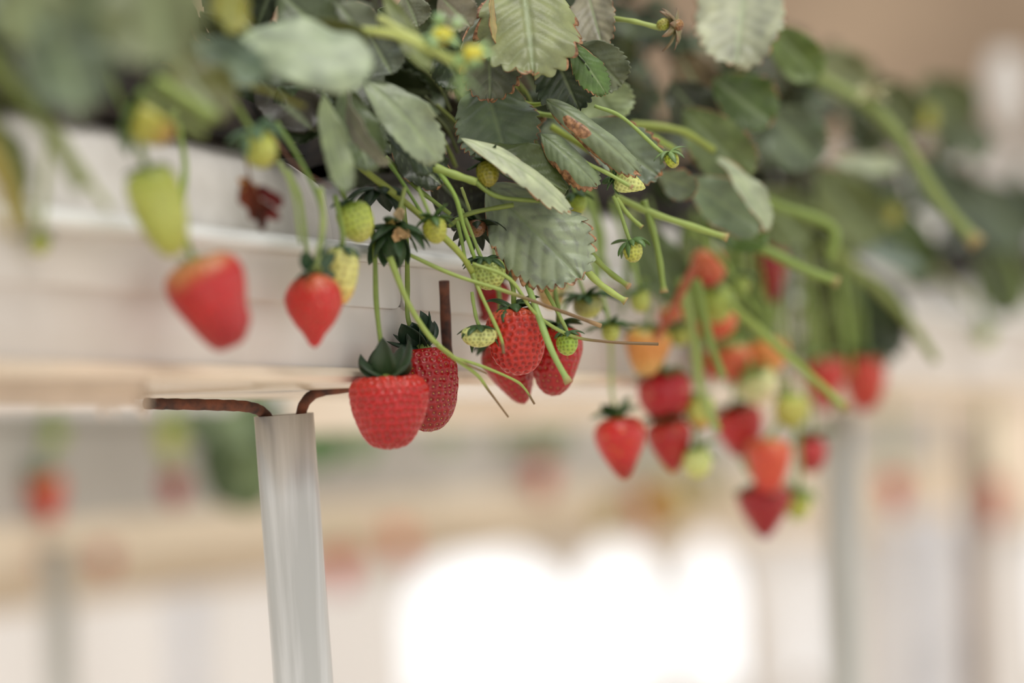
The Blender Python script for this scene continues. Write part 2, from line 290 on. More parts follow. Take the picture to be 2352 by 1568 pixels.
# (plant, x0,y0,z0, x1,y1,z1, width px, dict)
LV = [
 # left, strongly out of focus
 ('A', 330,-120,.80, 380,150,.79, 270, dict(col=(112,126,92), roll=-15, bend=.4, label='huge pale olive leaf near the lens')),
 ('A', 120,30,.82, 190,250,.82, 210, dict(col=(98,118,96), roll=10)),
 ('A', 60,-60,.82, 90,110,.82, 200, dict(col=(120,136,100), roll=10)),
 ('A', 260,-50,.84, 110,90,.83, 170, dict(col=(100,120,92), roll=20)),
 ('A', 40,70,.86, 100,260,.84, 130, dict(col=(52,58,28), roll=20)),
 ('A', 150,200,.88, 190,290,.87, 130, dict(col=(50,40,28), roll=10)),
 ('A', 400,120,.93, 510,270,.92, 160, dict(col=(92,98,44), roll=20, label='olive brown leaf')),
 ('A', 450,90,.95, 600,180,.94, 120, dict(col=(98,122,104), roll=25)),
 ('A', -60,200,.84, 60,440,.84, 110, dict(col=(96,110,60), roll=40)),
 ('A', 540,-40,.95, 520,70,.94, 110, dict(col=(140,146,60), roll=30)),
 # big pale cupped leaf
 ('B', 548,85,1.00, 852,165,.99, 190, dict(col=(158,180,158), res=(20,15), roll=36, bend=-.5, curl=-.3, veins=.4, label='pale grey green cupped oval leaf')),
 ('B', 650,72,1.02, 846,92,1.015, 84, dict(col=(84,96,36), roll=-20, bend=.9, curl=.6, res=(20,15))),
 ('B', 560,60,1.05, 700,180,1.04, 150, dict(col=(80,98,72), roll=20)),
 ('B', 640,-20,1.06, 760,90,1.05, 140, dict(col=(84,100,74), roll=10)),
 ('B', 770,0,1.06, 840,90,1.05, 120, dict(col=(104,116,98), roll=10)),
 ('B', 742,215,1.05, 795,440,1.04, 74, dict(col=(128,148,116), roll=25, bend=.3, label='narrow upright pale leaf')),
 ('B', 640,200,1.10, 740,310,1.09, 150, dict(col=DK, roll=10)),
 ('C', 790,200,1.08, 850,390,1.07, 120, dict(col=(86,106,70), roll=20)),
 ('C', 800,200,1.065, 893,375,1.06, 70, dict(col=(148,156,146), roll=-60, bend=-1.1, curl=.3)),
 ('C', 835,180,1.09, 1008,372,1.09, 124, dict(col=(140,160,136), roll=24, bend=-.7, fold=-.15, label='arching grey green leaf with a bright right half')),
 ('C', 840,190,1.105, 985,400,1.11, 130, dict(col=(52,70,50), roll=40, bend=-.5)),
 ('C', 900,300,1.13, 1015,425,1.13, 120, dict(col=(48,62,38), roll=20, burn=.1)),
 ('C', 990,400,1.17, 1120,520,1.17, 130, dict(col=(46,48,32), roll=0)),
 ('C', 850,80,1.09, 900,170,1.09, 110, dict(col=(92,106,96), roll=10)),
 ('C', 930,-10,1.13, 960,62,1.13, 90, dict(col=(118,128,108), roll=0)),
 ('C', 1010,-10,1.12, 1080,60,1.12, 100, dict(col=(120,120,104), roll=10)),
 ('C', 870,20,1.14, 1000,120,1.14, 120, dict(col=(80,96,70), roll=10)),
 ('C', 1000,90,1.17, 1060,200,1.17, 100, dict(col=DK, roll=0)),
 ('C', 880,-20,1.05, 985,160,1.03, 60, dict(col=(104,120,58), roll=20)),
 # centre, in focus
 ('D', 1195,-70,1.155, 1225,172,1.12, 245, dict(col=(132,146,106), roll=8, bend=-.45, curl=-.4, burn=.14, teeth=9, res=(64,41), label='broad olive leaf with whitish residue and scorched rim')),
 ('D', 1130,-10,1.13, 1138,100,1.128, 34, dict(col=(176,168,120), roll=60, burn=.3)),
 ('D', 1345,-40,1.19, 1385,108,1.165, 108, dict(col=(140,142,124), roll=-10, bend=-.3, burn=.06, res=(44,31))),
 ('D', 1262,95,1.15, 1330,250,1.15, 145, dict(col=(70,88,70), roll=-12, bend=-.6, curl=.8, teeth=12, res=(54,37), label='dark ribbed leaf folded on itself')),
 ('D', 1308,98,1.14, 1392,216,1.14, 76, dict(col=(82,116,58), roll=20, bend=-.3, curl=-.5, burn=.12, res=(44,31))),
 ('D', 1330,100,1.165, 1428,195,1.165, 112, dict(col=(104,118,96), roll=0, bend=-.6, curl=.5, teeth=12, res=(44,31))),
 ('D', 1350,170,1.21, 1420,285,1.21, 130, dict(col=(150,172,134), roll=0, curl=.2, res=(40,31), label='pale round leaf seen behind the folded one')),
 ('D', 1118,20,1.155, 1125,232,1.15, 150, dict(col=(104,116,100), roll=10, bend=-.4, burn=.15, teeth=10, res=(54,37))),
 ('D', 1110,180,1.17, 1165,375,1.15, 190, dict(col=(108,130,104), roll=5, bend=-.3, curl=.2, burn=.05, teeth=14, res=(54,37))),
 ('D', 1058,318,1.12, 1308,488,1.12, 84, dict(col=(176,194,168), roll=52, bend=-.7, curl=-.5, burn=.10, teeth=7, wave=.03, res=(54,31), label='pale leaf seen edge on with a dry cream rim')),
 ('D', 1090,340,1.135, 1300,440,1.14, 120, dict(col=(70,88,44), roll=38, bend=-.4, res=(44,31))),
 ('D', 1120,430,1.155, 1334,640,1.13, 215, dict(col=(146,166,144), roll=12, bend=-.5, curl=-.35, burn=.10, teeth=13, spots=.32, res=(72,49), label='large grey green leaf with purplish blotches hanging lowest at centre')),
 ('D', 1255,230,1.14, 1468,398,1.135, 100, dict(col=(124,144,118), roll=18, bend=-.8, curl=-1.7, bside=1, patch=(.33, .35, .13, .45), burn=.3, res=(60,41), label='rolled leaf with a brown scorched patch')),
 ('D', 1243,308,1.14, 1372,428,1.135, 98, dict(col=(120,142,114), roll=18, bend=-.5, curl=-1.4, bside=1, burn=.5, res=(54,37), label='small curled leaf with a wide crisp brown edge')),
 ('D', 1330,280,1.19, 1515,405,1.18, 140, dict(col=(122,142,124), roll=15, bend=-.3, burn=.14, res=(44,31))),
 ('D', 1225,360,1.17, 1300,450,1.17, 80, dict(col=(92,114,76), roll=10, teeth=8)),
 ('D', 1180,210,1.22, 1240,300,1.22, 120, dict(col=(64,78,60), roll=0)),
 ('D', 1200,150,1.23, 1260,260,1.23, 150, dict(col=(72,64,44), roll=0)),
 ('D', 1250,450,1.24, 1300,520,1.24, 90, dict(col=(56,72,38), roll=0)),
 # right of centre
 ('E', 1715,-60,1.30, 1690,152,1.26, 215, dict(col=(164,176,158), roll=-5, bend=-.4, burn=.06, res=(44,31), label='pale ribbed leaf standing highest')),
 ('E', 1640,180,1.31, 1775,280,1.31, 150, dict(col=(76,102,44), roll=20, burn=.1)),
 ('E', 1770,60,1.36, 1880,180,1.36, 110, dict(col=(104,130,66), roll=0)),
 ('E', 1570,250,1.29, 1720,410,1.29, 140, dict(col=(112,134,88), roll=0, bend=-.4, burn=.07)),
 ('E', 1648,360,1.27, 1765,528,1.265, 84, dict(col=(160,178,154), roll=50, bend=-.5, burn=.16, label='narrow pale leaf edge above the cut stalk')),
 ('E', 1580,410,1.28, 1752,525,1.28, 130, dict(col=(126,150,122), roll=15, burn=.12)),
 ('E', 1610,500,1.30, 1760,560,1.29, 90, dict(col=(92,124,58), roll=15)),
 ('E', 1510,400,1.24, 1600,440,1.24, 80, dict(col=(120,140,118), roll=-20, burn=.15)),
 ('E', 1760,250,1.42, 1880,370,1.42, 150, dict(col=(106,126,104), roll=0)),
 ('E', 1540,190,1.33, 1640,300,1.33, 130, dict(col=(60,68,52), roll=10)),
 ('E', 1450,500,1.36, 1560,690,1.36, 130, dict(col=(84,104,60), roll=20)),
 ('E', 1750,430,1.50, 1850,560,1.50, 150, dict(col=(88,104,52), roll=20)),
 ('E', 1560,120,1.36, 1620,230,1.36, 120, dict(col=(100,88,60), roll=10)),
 ('F', 1915,365,1.56, 2075,382,1.55, 62, dict(col=(168,184,160), roll=40, burn=.1)),
 ('F', 1960,600,1.72, 1990,850,1.70, 225, dict(col=(50,64,36), roll=5, bend=-.2, label='big round dark leaf hanging low')),
 ('F', 1925,535,1.68, 2115,615,1.66, 60, dict(col=(110,130,126), roll=35)),
 ('F', 1880,380,1.64, 2010,560,1.64, 150, dict(col=(104,120,72), roll=10)),
 ('F', 2040,460,1.78, 2120,640,1.78, 120, dict(col=(66,88,34), roll=10)),
 ('F', 2080,360,1.85, 2230,500,1.84, 130, dict(col=(86,102,86), roll=0)),
 ('F', 2190,280,1.9, 2270,360,1.9, 90, dict(col=(92,106,84), roll=20)),
 ('F', 2230,420,1.98, 2360,560,1.98, 150, dict(col=(90,108,92), roll=0)),
 ('F', 2250,560,2.0, 2330,720,2.0, 130, dict(col=(78,94,52), roll=20)),
 ('F', 2120,180,1.9, 2220,290,1.9, 150, dict(col=(98,112,72), roll=0)),
 ('F', 1880,110,1.6, 1990,220,1.6, 120, dict(col=(120,130,92), roll=10)),
 ('F', 1990,180,1.7, 2100,300,1.7, 130, dict(col=(96,108,72), roll=0)),
]
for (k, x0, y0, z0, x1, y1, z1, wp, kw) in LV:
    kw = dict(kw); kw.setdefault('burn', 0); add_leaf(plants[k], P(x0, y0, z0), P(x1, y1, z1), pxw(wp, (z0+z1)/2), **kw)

# lower leaves of the canopy filling the depth between and behind, their colours darkened as painted shade
def poly_lo(px): return np.interp(px, [-150, 60, 200, 430, 620, 760, 830, 1000, 1130, 1250, 1340, 1480, 1560, 1760, 1850, 1960, 2100, 2220, 2352, 2600], [420, 330, 240, 230, 300, 360, 470, 470, 430, 480, 360, 380, 520, 520, 560, 600, 640, 640, 700, 700])
def poly_hi(px): return np.interp(px, [-150, 1400, 1560, 1800, 1950, 2100, 2352, 2600], [-160, -160, 30, 60, 150, 190, 200, 220])
def in_gap(x, y): # places where the wall shows through the leaves
    return (430 < x < 780 and y > 300) or (90 < x < 260 and y > 260) or (1030 < x < 1090 and 330 < y < 400) or (2240 < x < 2400 and 110 < y < 360)
cnt = {}
for i in range(760):
    x = random.uniform(-120, 2450) if i % 5 < 3 else random.uniform(1650, 2450)
    lo, hi = poly_lo(x), poly_hi(x); y = random.uniform(hi, lo)
    z = zw(x)+random.uniform(.03, .16)
    Lp = random.uniform(90, 170)*1.15/z
    a = random.uniform(-.9, 1.9) if random.random() < .8 else random.uniform(0, 6.28)   # tips hang down and outwards
    x0, y0 = x-Lp*.5*math.sin(a), y-Lp*.5*math.cos(a); x1, y1 = x+Lp*.5*math.sin(a), y+Lp*.5*math.cos(a)
    if in_gap(x, y) or in_gap(x1, y1) or y1 > lo+40: continue
    pl = pick(x); cnt[pl.name] = cnt.get(pl.name, 0)+1
    if cnt[pl.name] > 84: continue
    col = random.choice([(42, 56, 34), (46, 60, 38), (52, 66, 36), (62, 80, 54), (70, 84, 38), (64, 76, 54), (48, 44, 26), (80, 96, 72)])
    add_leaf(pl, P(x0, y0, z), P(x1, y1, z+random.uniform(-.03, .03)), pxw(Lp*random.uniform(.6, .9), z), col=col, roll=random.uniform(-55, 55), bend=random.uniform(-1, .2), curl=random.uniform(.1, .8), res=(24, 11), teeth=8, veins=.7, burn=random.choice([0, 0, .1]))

for i in range(46):                                     # small leaves drooping behind the right hand cluster
    x = random.uniform(1560, 1930); y = random.uniform(540, 790) if x > 1600 else random.uniform(520, 640); z = zw(x)-.004+random.uniform(-.03, .0)
    a = random.uniform(-.7, .9); Lp = random.uniform(55, 100)
    add_leaf(pick(x), P(x-Lp*.5*math.sin(a), y-Lp*.5, z), P(x+Lp*.5*math.sin(a), y+Lp*.5, z-.01), pxw(Lp*.7, z), col=random.choice([(70, 88, 44), (92, 110, 56), (84, 92, 46), (58, 74, 40), (104, 116, 72)]), roll=random.uniform(-40, 40), res=(18, 11), veins=.6)
# ------------------------------------------------------------------ stems
def stem(parent, pts, rpx, name='stem', c0=(150, 168, 84), c1=None, cut=False, brown=0, label=None, seg=8, taper=.8):
    p3 = spline([P(*q) for q in pts], 6*len(pts)+4); n = len(p3)
    zz = np.mean([q[2] for q in pts]); t = np.linspace(0, 1, n)
    r = pxw(rpx, zz)*(1-(1-taper)*t)*(1+.08*np.sin(t*17+rpx))
    if cut: r = r*(1+.45*smoothstep(.93, 1, t))
    V, F = tube(p3, r, seg)
    ca = np.array(lin(c0)); cb = np.array(lin(c1 or c0)); tt = np.repeat(t, seg)[:, None]
    cc = ca*(1-tt)+cb*tt
    if brown: m = smoothstep(1-brown, 1-brown*.55, tt); cc = cc*(1-m)+np.array(lin((118, 92, 58)))*m
    if cut: m = smoothstep(.94, .995, tt); cc = cc*(1-m)+np.array(lin((168, 136, 92)))*m
    o = mk(name, V, F, M_stem, parent, cc)
    if label: o['label'] = label
    return o
G1 = (144, 160, 74); G2 = (126, 146, 66); G3 = (168, 184, 96)
ST = [
 ('C', [(790,355,1.11),(880,425,1.11),(960,490,1.115),(1050,575,1.12),(1085,625,1.125)], 9, dict(c0=(150,160,70))),
 ('C', [(1075,600,1.13),(1100,665,1.12),(1135,740,1.12),(1152,780,1.12),(1157,812,1.12)], 5, dict(brown=.25)),
 ('C', [(895,590,1.10),(935,690,1.10),(985,770,1.105),(1040,820,1.11),(1095,860,1.115),(1125,900,1.12),(1168,958,1.12)], 8, dict(taper=.3, brown=.28, label='long stalk with a withered thin tip')),
 ('C', [(1005,790,1.105),(1060,830,1.11),(1118,857,1.115)], 4, dict(brown=.6, taper=.5)),
 ('C', [(1040,820,1.11),(1110,842,1.12),(1180,872,1.125),(1205,892,1.13),(1228,928,1.13)], 4, dict(taper=.6, brown=.2)),
 ('C', [(930,580,1.12),(1040,630,1.12),(1150,665,1.12),(1250,700,1.12),(1380,748,1.13)], 5, dict(brown=.55, cut=True)),
 ('D', [(1085,605,1.12),(1170,640,1.12),(1230,720,1.125),(1310,770,1.13),(1400,785,1.135),(1512,790,1.14)], 4.5, dict(brown=.45, taper=.8)),
 ('D', [(1160,480,1.165),(1195,600,1.15),(1225,690,1.13),(1265,800,1.12),(1307,880,1.12)], 9, dict(cut=True, c0=(146,172,96), label='thick cut stalk ending over the red berries')),
 ('D', [(1310,520,1.17),(1360,585,1.165),(1400,625,1.165),(1445,658,1.16)], 8, dict(cut=True)),
 ('D', [(1330,600,1.15),(1365,640,1.15),(1400,668,1.15),(1438,692,1.15)], 9, dict(cut=True, c0=G3, label='short bright cut stalk beside the spotted leaf')),
 ('D', [(1415,455,1.17),(1445,495,1.17),(1475,522,1.17)], 6, dict(cut=True)),
 ('E', [(1478,460,1.2),(1500,530,1.2),(1515,600,1.2),(1525,672,1.2)], 9, dict(cut=True, c0=G2)),
 ('E', [(1410,450,1.2),(1500,490,1.2),(1590,520,1.2),(1672,546,1.2)], 9, dict(cut=True)),
 ('E', [(1690,545,1.33),(1770,580,1.33),(1850,620,1.33),(1925,648,1.33)], 13, dict(cut=True, c0=G2)),
 ('E', [(1720,450,1.4),(1800,478,1.4),(1890,510,1.4),(1918,540,1.4),(1905,600,1.4)], 13, dict(c0=G2)),
 ('E', [(1670,690,1.36),(1760,775,1.36),(1800,810,1.36),(1870,870,1.36),(1945,942,1.36)], 11, dict(cut=True, c0=G1)),
 ('E', [(1600,640,1.33),(1625,760,1.33),(1660,868,1.33)], 11, dict(cut=True, c0=G2)),
 ('E', [(1560,640,1.36),(1590,770,1.36),(1610,900,1.36),(1650,990,1.36)], 12, dict(c0=(150,165,90))),
 ('E', [(1600,600,1.345),(1565,670,1.34),(1530,740,1.34),(1505,780,1.34)], 10, dict(c0=(168,84,52), label='reddish brown stalk')),
 ('E', [(1580,520,1.35),(1660,600,1.36),(1740,720,1.36)], 7, dict(c0=G2)),
 ('F', [(1860,170,1.5),(1990,240,1.5),(2070,320,1.5),(2150,450,1.5),(2245,560,1.5)], 15, dict(cut=True, c0=(132,146,80), taper=.9, label='thick pale green stalk arching down')),
 ('F', [(1800,120,1.55),(1900,190,1.55),(2000,240,1.55)], 11, dict(c0=(130,142,80))),
 ('F', [(1890,560,1.55),(1990,640,1.55),(2080,730,1.55),(2150,830,1.55)], 13, dict(c0=(128,138,70))),
 ('F', [(2280,500,2.0),(2330,620,2.0),(2352,700,2.0)], 14, dict(c0=(120,138,70))),
 ('F', [(2130,600,1.9),(2230,700,1.9)], 10, dict(c0=(128,130,80))),
 ('D', [(1190,232,1.17),(1230,240,1.17),(1268,232,1.16)], 5, dict(c0=(150,170,60))),
 ('D', [(1200,255,1.18),(1240,262,1.18),(1300,270,1.17)], 7, dict(c0=(150,170,80))),
 ('D', [(1210,305,1.19),(1250,270,1.18)], 9, dict(c0=(120,90,50))),
 ('D', [(1325,365,1.14),(1390,395,1.135),(1452,430,1.13)], 5.5, dict(cut=True, c0=(150,170,90))),
 ('D', [(1265,290,1.2),(1360,350,1.2),(1420,400,1.2)], 8, dict(c0=(158,172,70))),
 ('D', [(1450,285,1.26),(1560,300,1.26),(1640,345,1.27)], 10, dict(c0=(140,152,66))),
 ('D', [(1490,310,1.24),(1560,350,1.25)], 9, dict(c0=(140,158,70))),
 ('C', [(985,380,1.12),(1040,400,1.12),(1095,418,1.12)], 11, dict(c0=(150,168,84))),
 ('C', [(1085,412,1.12),(1140,450,1.12),(1240,462,1.12)], 6, dict(c0=(120,138,60))),
 ('C', [(1180,470,1.13),(1080,490,1.13),(1030,520,1.13)], 6, dict(c0=(120,134,60))),
 ('C', [(885,360,1.13),(950,425,1.13),(1000,465,1.13),(1035,492,1.13)], 6, dict(c0=(124,144,64))),
 ('C', [(890,370,1.12),(925,420,1.12),(975,500,1.12)], 5, dict(c0=(130,160,74))),
 ('C', [(1005,390,1.12),(1045,450,1.12),(1065,520,1.125),(1090,592,1.13)], 6, dict(c0=(140,168,78))),
 ('C', [(1048,500,1.13),(1060,550,1.13),(1070,605,1.13)], 5, dict(c0=(140,166,80))),
 ('B', [(635,280,1.04),(690,370,1.04),(735,470,1.04),(742,560,1.04)], 6, dict(c0=(110,134,62))),
 ('B', [(640,370,1.04),(672,440,1.04),(690,560,1.04)], 6, dict(c0=(150,164,104))),
 ('B', [(660,390,1.05),(690,460,1.05),(706,590,1.05)], 7, dict(c0=(150,166,100))),
 ('B', [(620,300,1.05),(680,380,1.05),(760,430,1.05)], 3, dict(c0=(120,80,60))),
 ('B', [(540,190,1.0),(620,210,1.0),(700,245,1.0)], 8, dict(c0=(124,122,44))),
 ('C', [(832,70,1.02),(900,78,1.015),(970,105,1.01),(1065,157,1.0)], 10, dict(c0=(190,198,110), label='pale yellow green flower stalk')),
 ('C', [(872,42,1.03),(930,75,1.02),(1005,112,1.01)], 9, dict(c0=(190,196,120))),
 ('A', [(355,185,.9),(420,225,.9),(490,272,.9)], 17, dict(cut=False, c0=(132,150,72), taper=1)),
 ('A', [(330,225,.91),(400,270,.91),(470,310,.91)], 14, dict(c0=(120,132,68))),
 ('A', [(-60,90,.83),(30,200,.83),(110,300,.83),(190,430,.84)], 22, dict(c0=(112,124,52))),
 ('A', [(-60,260,.84),(20,380,.84),(70,520,.84)], 18, dict(c0=(128,128,60))),
 ('A', [(-40,330,.8),(10,440,.8),(30,540,.8)], 22, dict(c0=(150,130,56))),
 ('A', [(120,280,.87),(180,380,.87),(250,480,.88)], 11, dict(c0=(160,166,116))),
 ('A', [(110,330,.88),(100,450,.88),(92,540,.88)], 9, dict(c0=(164,172,110))),
]
for k, pts, r, kw in ST:
    stem(plants[k], pts, r, **kw)
for i in range(70):                                     # thin trusses hanging behind the right hand cluster
    x = random.uniform(1560, 1960); y = random.uniform(470, 620); z = zf(x)+random.uniform(-.01, .08)
    stem(pick(x), [(x, y, z), (x+random.uniform(-5, 25), y+110, z), (x+random.uniform(-10, 40), y+random.uniform(200, 330), z)], random.uniform(4, 8), c0=random.choice([G2, (112, 128, 60), (150, 160, 96)]))
for i in range(16):
    x = random.uniform(1200, 1500); y = random.uniform(420, 500); z = zw(x)-.01
    stem(plants['D'], [(x, y, z), (x+30, y+110, z), (x+random.uniform(20, 60), y+random.uniform(150, 260), z)], random.uniform(4, 7), c0=random.choice([(160, 168, 110), (130, 148, 80), G2]))
for i in range(22):
    x = random.uniform(1000, 1230); y = random.uniform(150, 330); z = 1.2
    stem(plants['C' if x < 1080 else 'D'], [(x-60, y-60, z), (x, y, z), (x+30, y+60, z)], random.uniform(3, 7), c0=random.choice([(88, 96, 34), (70, 76, 30), (110, 120, 46)]))

# ------------------------------------------------------------------ strawberries
SHAPES = {
 'heart': [(.02, .0), (.0, .25), (.005, .5), (.05, .75), (.13, .92), (.28, 1.0), (.45, .92), (.65, .76), (.82, .60), (.93, .46), (.985, .28), (1, 0)],
 'blunt': [(.02, .0), (.0, .22), (.0, .45), (.04, .72), (.12, .92), (.24, 1.0), (.42, .975), (.57, .91), (.72, .79), (.84, .67), (.93, .52), (.98, .30), (1, 0)],
 'cone':  [(.02, .0), (.0, .22), (.01, .45), (.06, .72), (.14, .90), (.27, 1.0), (.45, .90), (.65, .68), (.82, .45), (.93, .27), (.985, .13), (1, 0)],
 'point': [(0, .0), (.015, .26), (.09, .58), (.2, .84), (.36, 1.0), (.5, .95), (.66, .74), (.78, .50), (.88, .30), (.96, .19), (1, 0)],
 'long':  [(0, .0), (.01, .45), (.06, .76), (.16, .94), (.3, 1.0), (.5, .96), (.7, .84), (.85, .66), (.94, .45), (.985, .24), (1, 0)],
 'round': [(0, .0), (.01, .4), (.07, .7), (.2, .93), (.4, 1.0), (.6, .95), (.78, .78), (.9, .54), (.97, .3), (1, 0)],
}
RED = dict(top=(190, 50, 36), mid=(172, 20, 20), tip=(154, 15, 19), seed=(190, 130, 62))
DRED = dict(top=(176, 30, 30), mid=(152, 10, 16), tip=(140, 9, 15), seed=(190, 140, 64))
ORED = dict(top=(232, 140, 92), mid=(212, 58, 42), tip=(206, 44, 36), seed=(196, 110, 60))
ORAN = dict(top=(206, 180, 92), mid=(226, 150, 76), tip=(228, 176, 100), seed=(200, 150, 80))
ORGR = dict(top=(170, 160, 84), mid=(216, 110, 62), tip=(208, 70, 48), seed=(200, 150, 80))
GREEN = dict(top=(172, 184, 84), mid=(184, 190, 88), tip=(174, 174, 76), seed=(150, 150, 60))
PGRN = dict(top=(190, 204, 116), mid=(208, 216, 134), tip=(206, 208, 120), seed=(150, 150, 70))
DGRN = dict(top=(150, 172, 62), mid=(158, 178, 62), tip=(170, 176, 66), seed=(130, 130, 50))
YEL = dict(top=(196, 200, 112), mid=(220, 212, 130), tip=(226, 196, 120), seed=(190, 150, 80))
CREAM = dict(top=(222, 212, 150), mid=(232, 214, 150), tip=(226, 190, 120), seed=(190, 150, 80))
BROWN = dict(top=(140, 120, 60), mid=(150, 110, 60), tip=(120, 80, 50), seed=(100, 70, 40))
def berry_geo(T, B, w, shape='heart', pal=RED, res=(44, 56), pitch=.0034, depth=.0006, lobes=0, lob_ph=0, flat=.92, bulge=None, seed=0, dent=.12, seedsize=.42):
    T = np.asarray(T, float); B = np.asarray(B, float); A = B-T; L = np.linalg.norm(A); ax = A/L
    toc = nrm(CAM-T); sd = nrm(np.cross(ax, toc)); fr = np.cross(sd, ax)       # fr points to the camera
    s = SHAPES[shape]; ts = np.array([a for a, b in s]); rs = np.array([b for a, b in s])
    k = spline(np.stack([ts, rs], 1), 400); k[:, 1] = np.clip(k[:, 1], 0, None)
    arc = np.concatenate([[0], np.cumsum(np.hypot(np.diff(k[:, 0])*L, np.diff(k[:, 1])*w/2))])
    def prof(q): return np.interp(q, arc/arc[-1], k[:, 0]), np.interp(q, arc/arc[-1], k[:, 1])
    r = np.random.default_rng(seed+11); ph = r.uniform(0, 6.28, 4)
    def surf(q, th):
        t, rr = prof(q)
        R = rr*w/2*(1+.035*np.sin(2*th+ph[0]+2*t)+.03*np.sin(3*th+ph[1]-3*t))
        if lobes: R = R*(1+lobes*(np.abs(np.cos(th+lob_ph))-.6))
        x = R*np.cos(th); y = R*np.sin(th)*flat
        z = t*L - 0*rr
        z = z + dent*w*.5*(1-smoothstep(0, .75, rr))*(t < .3)                # the sunken shoulder
        if bulge:
            for (bt, bth, ba, bs) in bulge:
                g = ba*np.exp(-((t-bt)/bs)**2)*np.exp(-((np.angle(np.exp(1j*(th-bth))))/.7)**2)
                x = x+g*w*np.cos(bth); y = y+g*w*np.sin(bth)*flat
        return np.stack([x, y, z], -1)
    nu, nv = res
    q = np.linspace(0.0, 1, nu)[:, None]; th = np.linspace(0, 2*np.pi, nv, endpoint=False)[None, :]
    P_ = surf(q+0*th, th+0*q)
    # achenes on staggered rings
    S = []; nr = max(4, int(arc[-1]/pitch)); 
    for i in range(1, nr):
        qq = (i+.3)/nr; t, rr = prof(qq)
        if t < .02 and rr < .6: continue
        c = max(3, int(round(2*np.pi*rr*w/2/(pitch*1.12))))
        for j in range(c):
            S.append((qq+r.normal(0, .12)/nr, (j+.5*(i % 2)+r.normal(0, .11))*2*np.pi/c))
    S = np.array(S); Sp = surf(S[:, 0], S[:, 1])
    flatP = P_.reshape(-1, 3); dmin = np.full(len(flatP), 9.)
    for a in range(0, len(Sp), 64):
        dd = np.linalg.norm(flatP[:, None, :]-Sp[None, a:a+64, :], axis=2).min(1); dmin = np.minimum(dmin, dd)
    gx = np.gradient(P_, axis=0); gy = (np.roll(P_, -1, 1)-np.roll(P_, 1, 1)); nn = np.cross(gy, gx); nl = np.linalg.norm(nn, axis=2, keepdims=True)+1e-12
    nn = nn/nl
    cen = np.array([0, 0, .45*L]); sgn = np.sign(((P_-cen)*nn).sum(2).mean()); nn = nn*sgn
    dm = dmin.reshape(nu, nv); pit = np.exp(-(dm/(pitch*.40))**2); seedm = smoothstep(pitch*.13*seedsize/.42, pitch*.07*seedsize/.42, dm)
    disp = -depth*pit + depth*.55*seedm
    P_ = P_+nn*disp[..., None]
    t, _ = prof(q+0*th)
    c0, c1, c2, cs = [np.array(lin(pal[k_])) for k_ in ('top', 'mid', 'tip', 'seed')]
    nz = np.sin(2*th+ph[2]+3*t)*.05+np.sin(5*th+ph[3])*.02
    m1 = smoothstep(.02, .30, t+nz)[..., None]; m2 = smoothstep(.5, 1, t+nz)[..., None]
    cc = c0*(1-m1)+c1*m1; cc = cc*(1-m2)+c2*m2
    cc = cc*(1-.4*pit[..., None]); cc = cc*(1-seedm[..., None])+cs*seedm[..., None]  # pits darkened in the colour, painted shade inside the dimples
    V = T+P_[..., 0:1]*sd+P_[..., 1:2]*fr+P_[..., 2:3]*ax
    return V.reshape(-1, 3), grid_faces(nu, nv, True), cc.reshape(-1, 3), (T, ax, sd, fr, L)
def calyx_geo(T, up, w, n=9, opening=60, curl=60, length=.6, width=.22, col=(62, 88, 48), tipcol=None, seed=0, jitter=14, hub=True, double=False):
    """ring of pointed sepals; opening = angle from the stalk direction, curl = further bend outward/back"""
    r = np.random.default_rng(abs(seed)+5); up = nrm(up); a = nrm(np.cross(up, [.3, .8, .1])); b = np.cross(up, a)
    V = []; F = []; CC = []; base = np.array(lin(col)); tc = np.array(lin(tipcol)) if tipcol is not None else base*.9
    for k in range(n):
        th = 2*np.pi*(k+r.normal(0, .12))/n; rad = math.cos(th)*a+math.sin(th)*b; side = np.cross(up, rad)
        op = math.radians(opening+r.normal(0, jitter)); cu = math.radians(curl+r.normal(0, jitter)); Ls = w*length*r.uniform(.75, 1.15); ws = w*width*r.uniform(.8, 1.2)
        tw = r.normal(0, .35)
        nu, nv = 9, 5; p = T+rad*w*.05; i0 = len(V)
        for i in range(nu):
            u = i/(nu-1); an = op+cu*u; d = math.cos(an)*up+math.sin(an)*rad; no = -math.sin(an)*up+math.cos(an)*rad
            if i: p = p+d*Ls/(nu-1)
            hw = ws*.5*(math.sin(math.pi*min(1, u*.66+.2))**.8)*(1-u**4)**.7+1e-5
            sdd = side*math.cos(tw*u)+no*math.sin(tw*u)
            for j in range(nv):
                v = -1+2*j/(nv-1); V.append(p+sdd*hw*v-no*hw*.45*(v*v-1)*-1)
                CC.append((base*(1-u)+tc*u)*(1+.18*(1-abs(v))))
        F += [tuple(i0+x for x in f) for f in grid_faces(nu, nv)]
    if hub:
        i0 = len(V); m = 10
        for (hr, hz) in ((.16, -.02), (.13, .04), (.06, .08), (.0, .09)):
            for k in range(m):
                th = 2*np.pi*k/m; V.append(T+(math.cos(th)*a+math.sin(th)*b)*w*hr+up*w*hz); CC.append(np.array(lin((150, 170, 90))))
        F += [tuple(i0+x for x in f) for f in grid_faces(4, m, True)]
    return np.array(V), F, np.array(CC)
BN = [0]
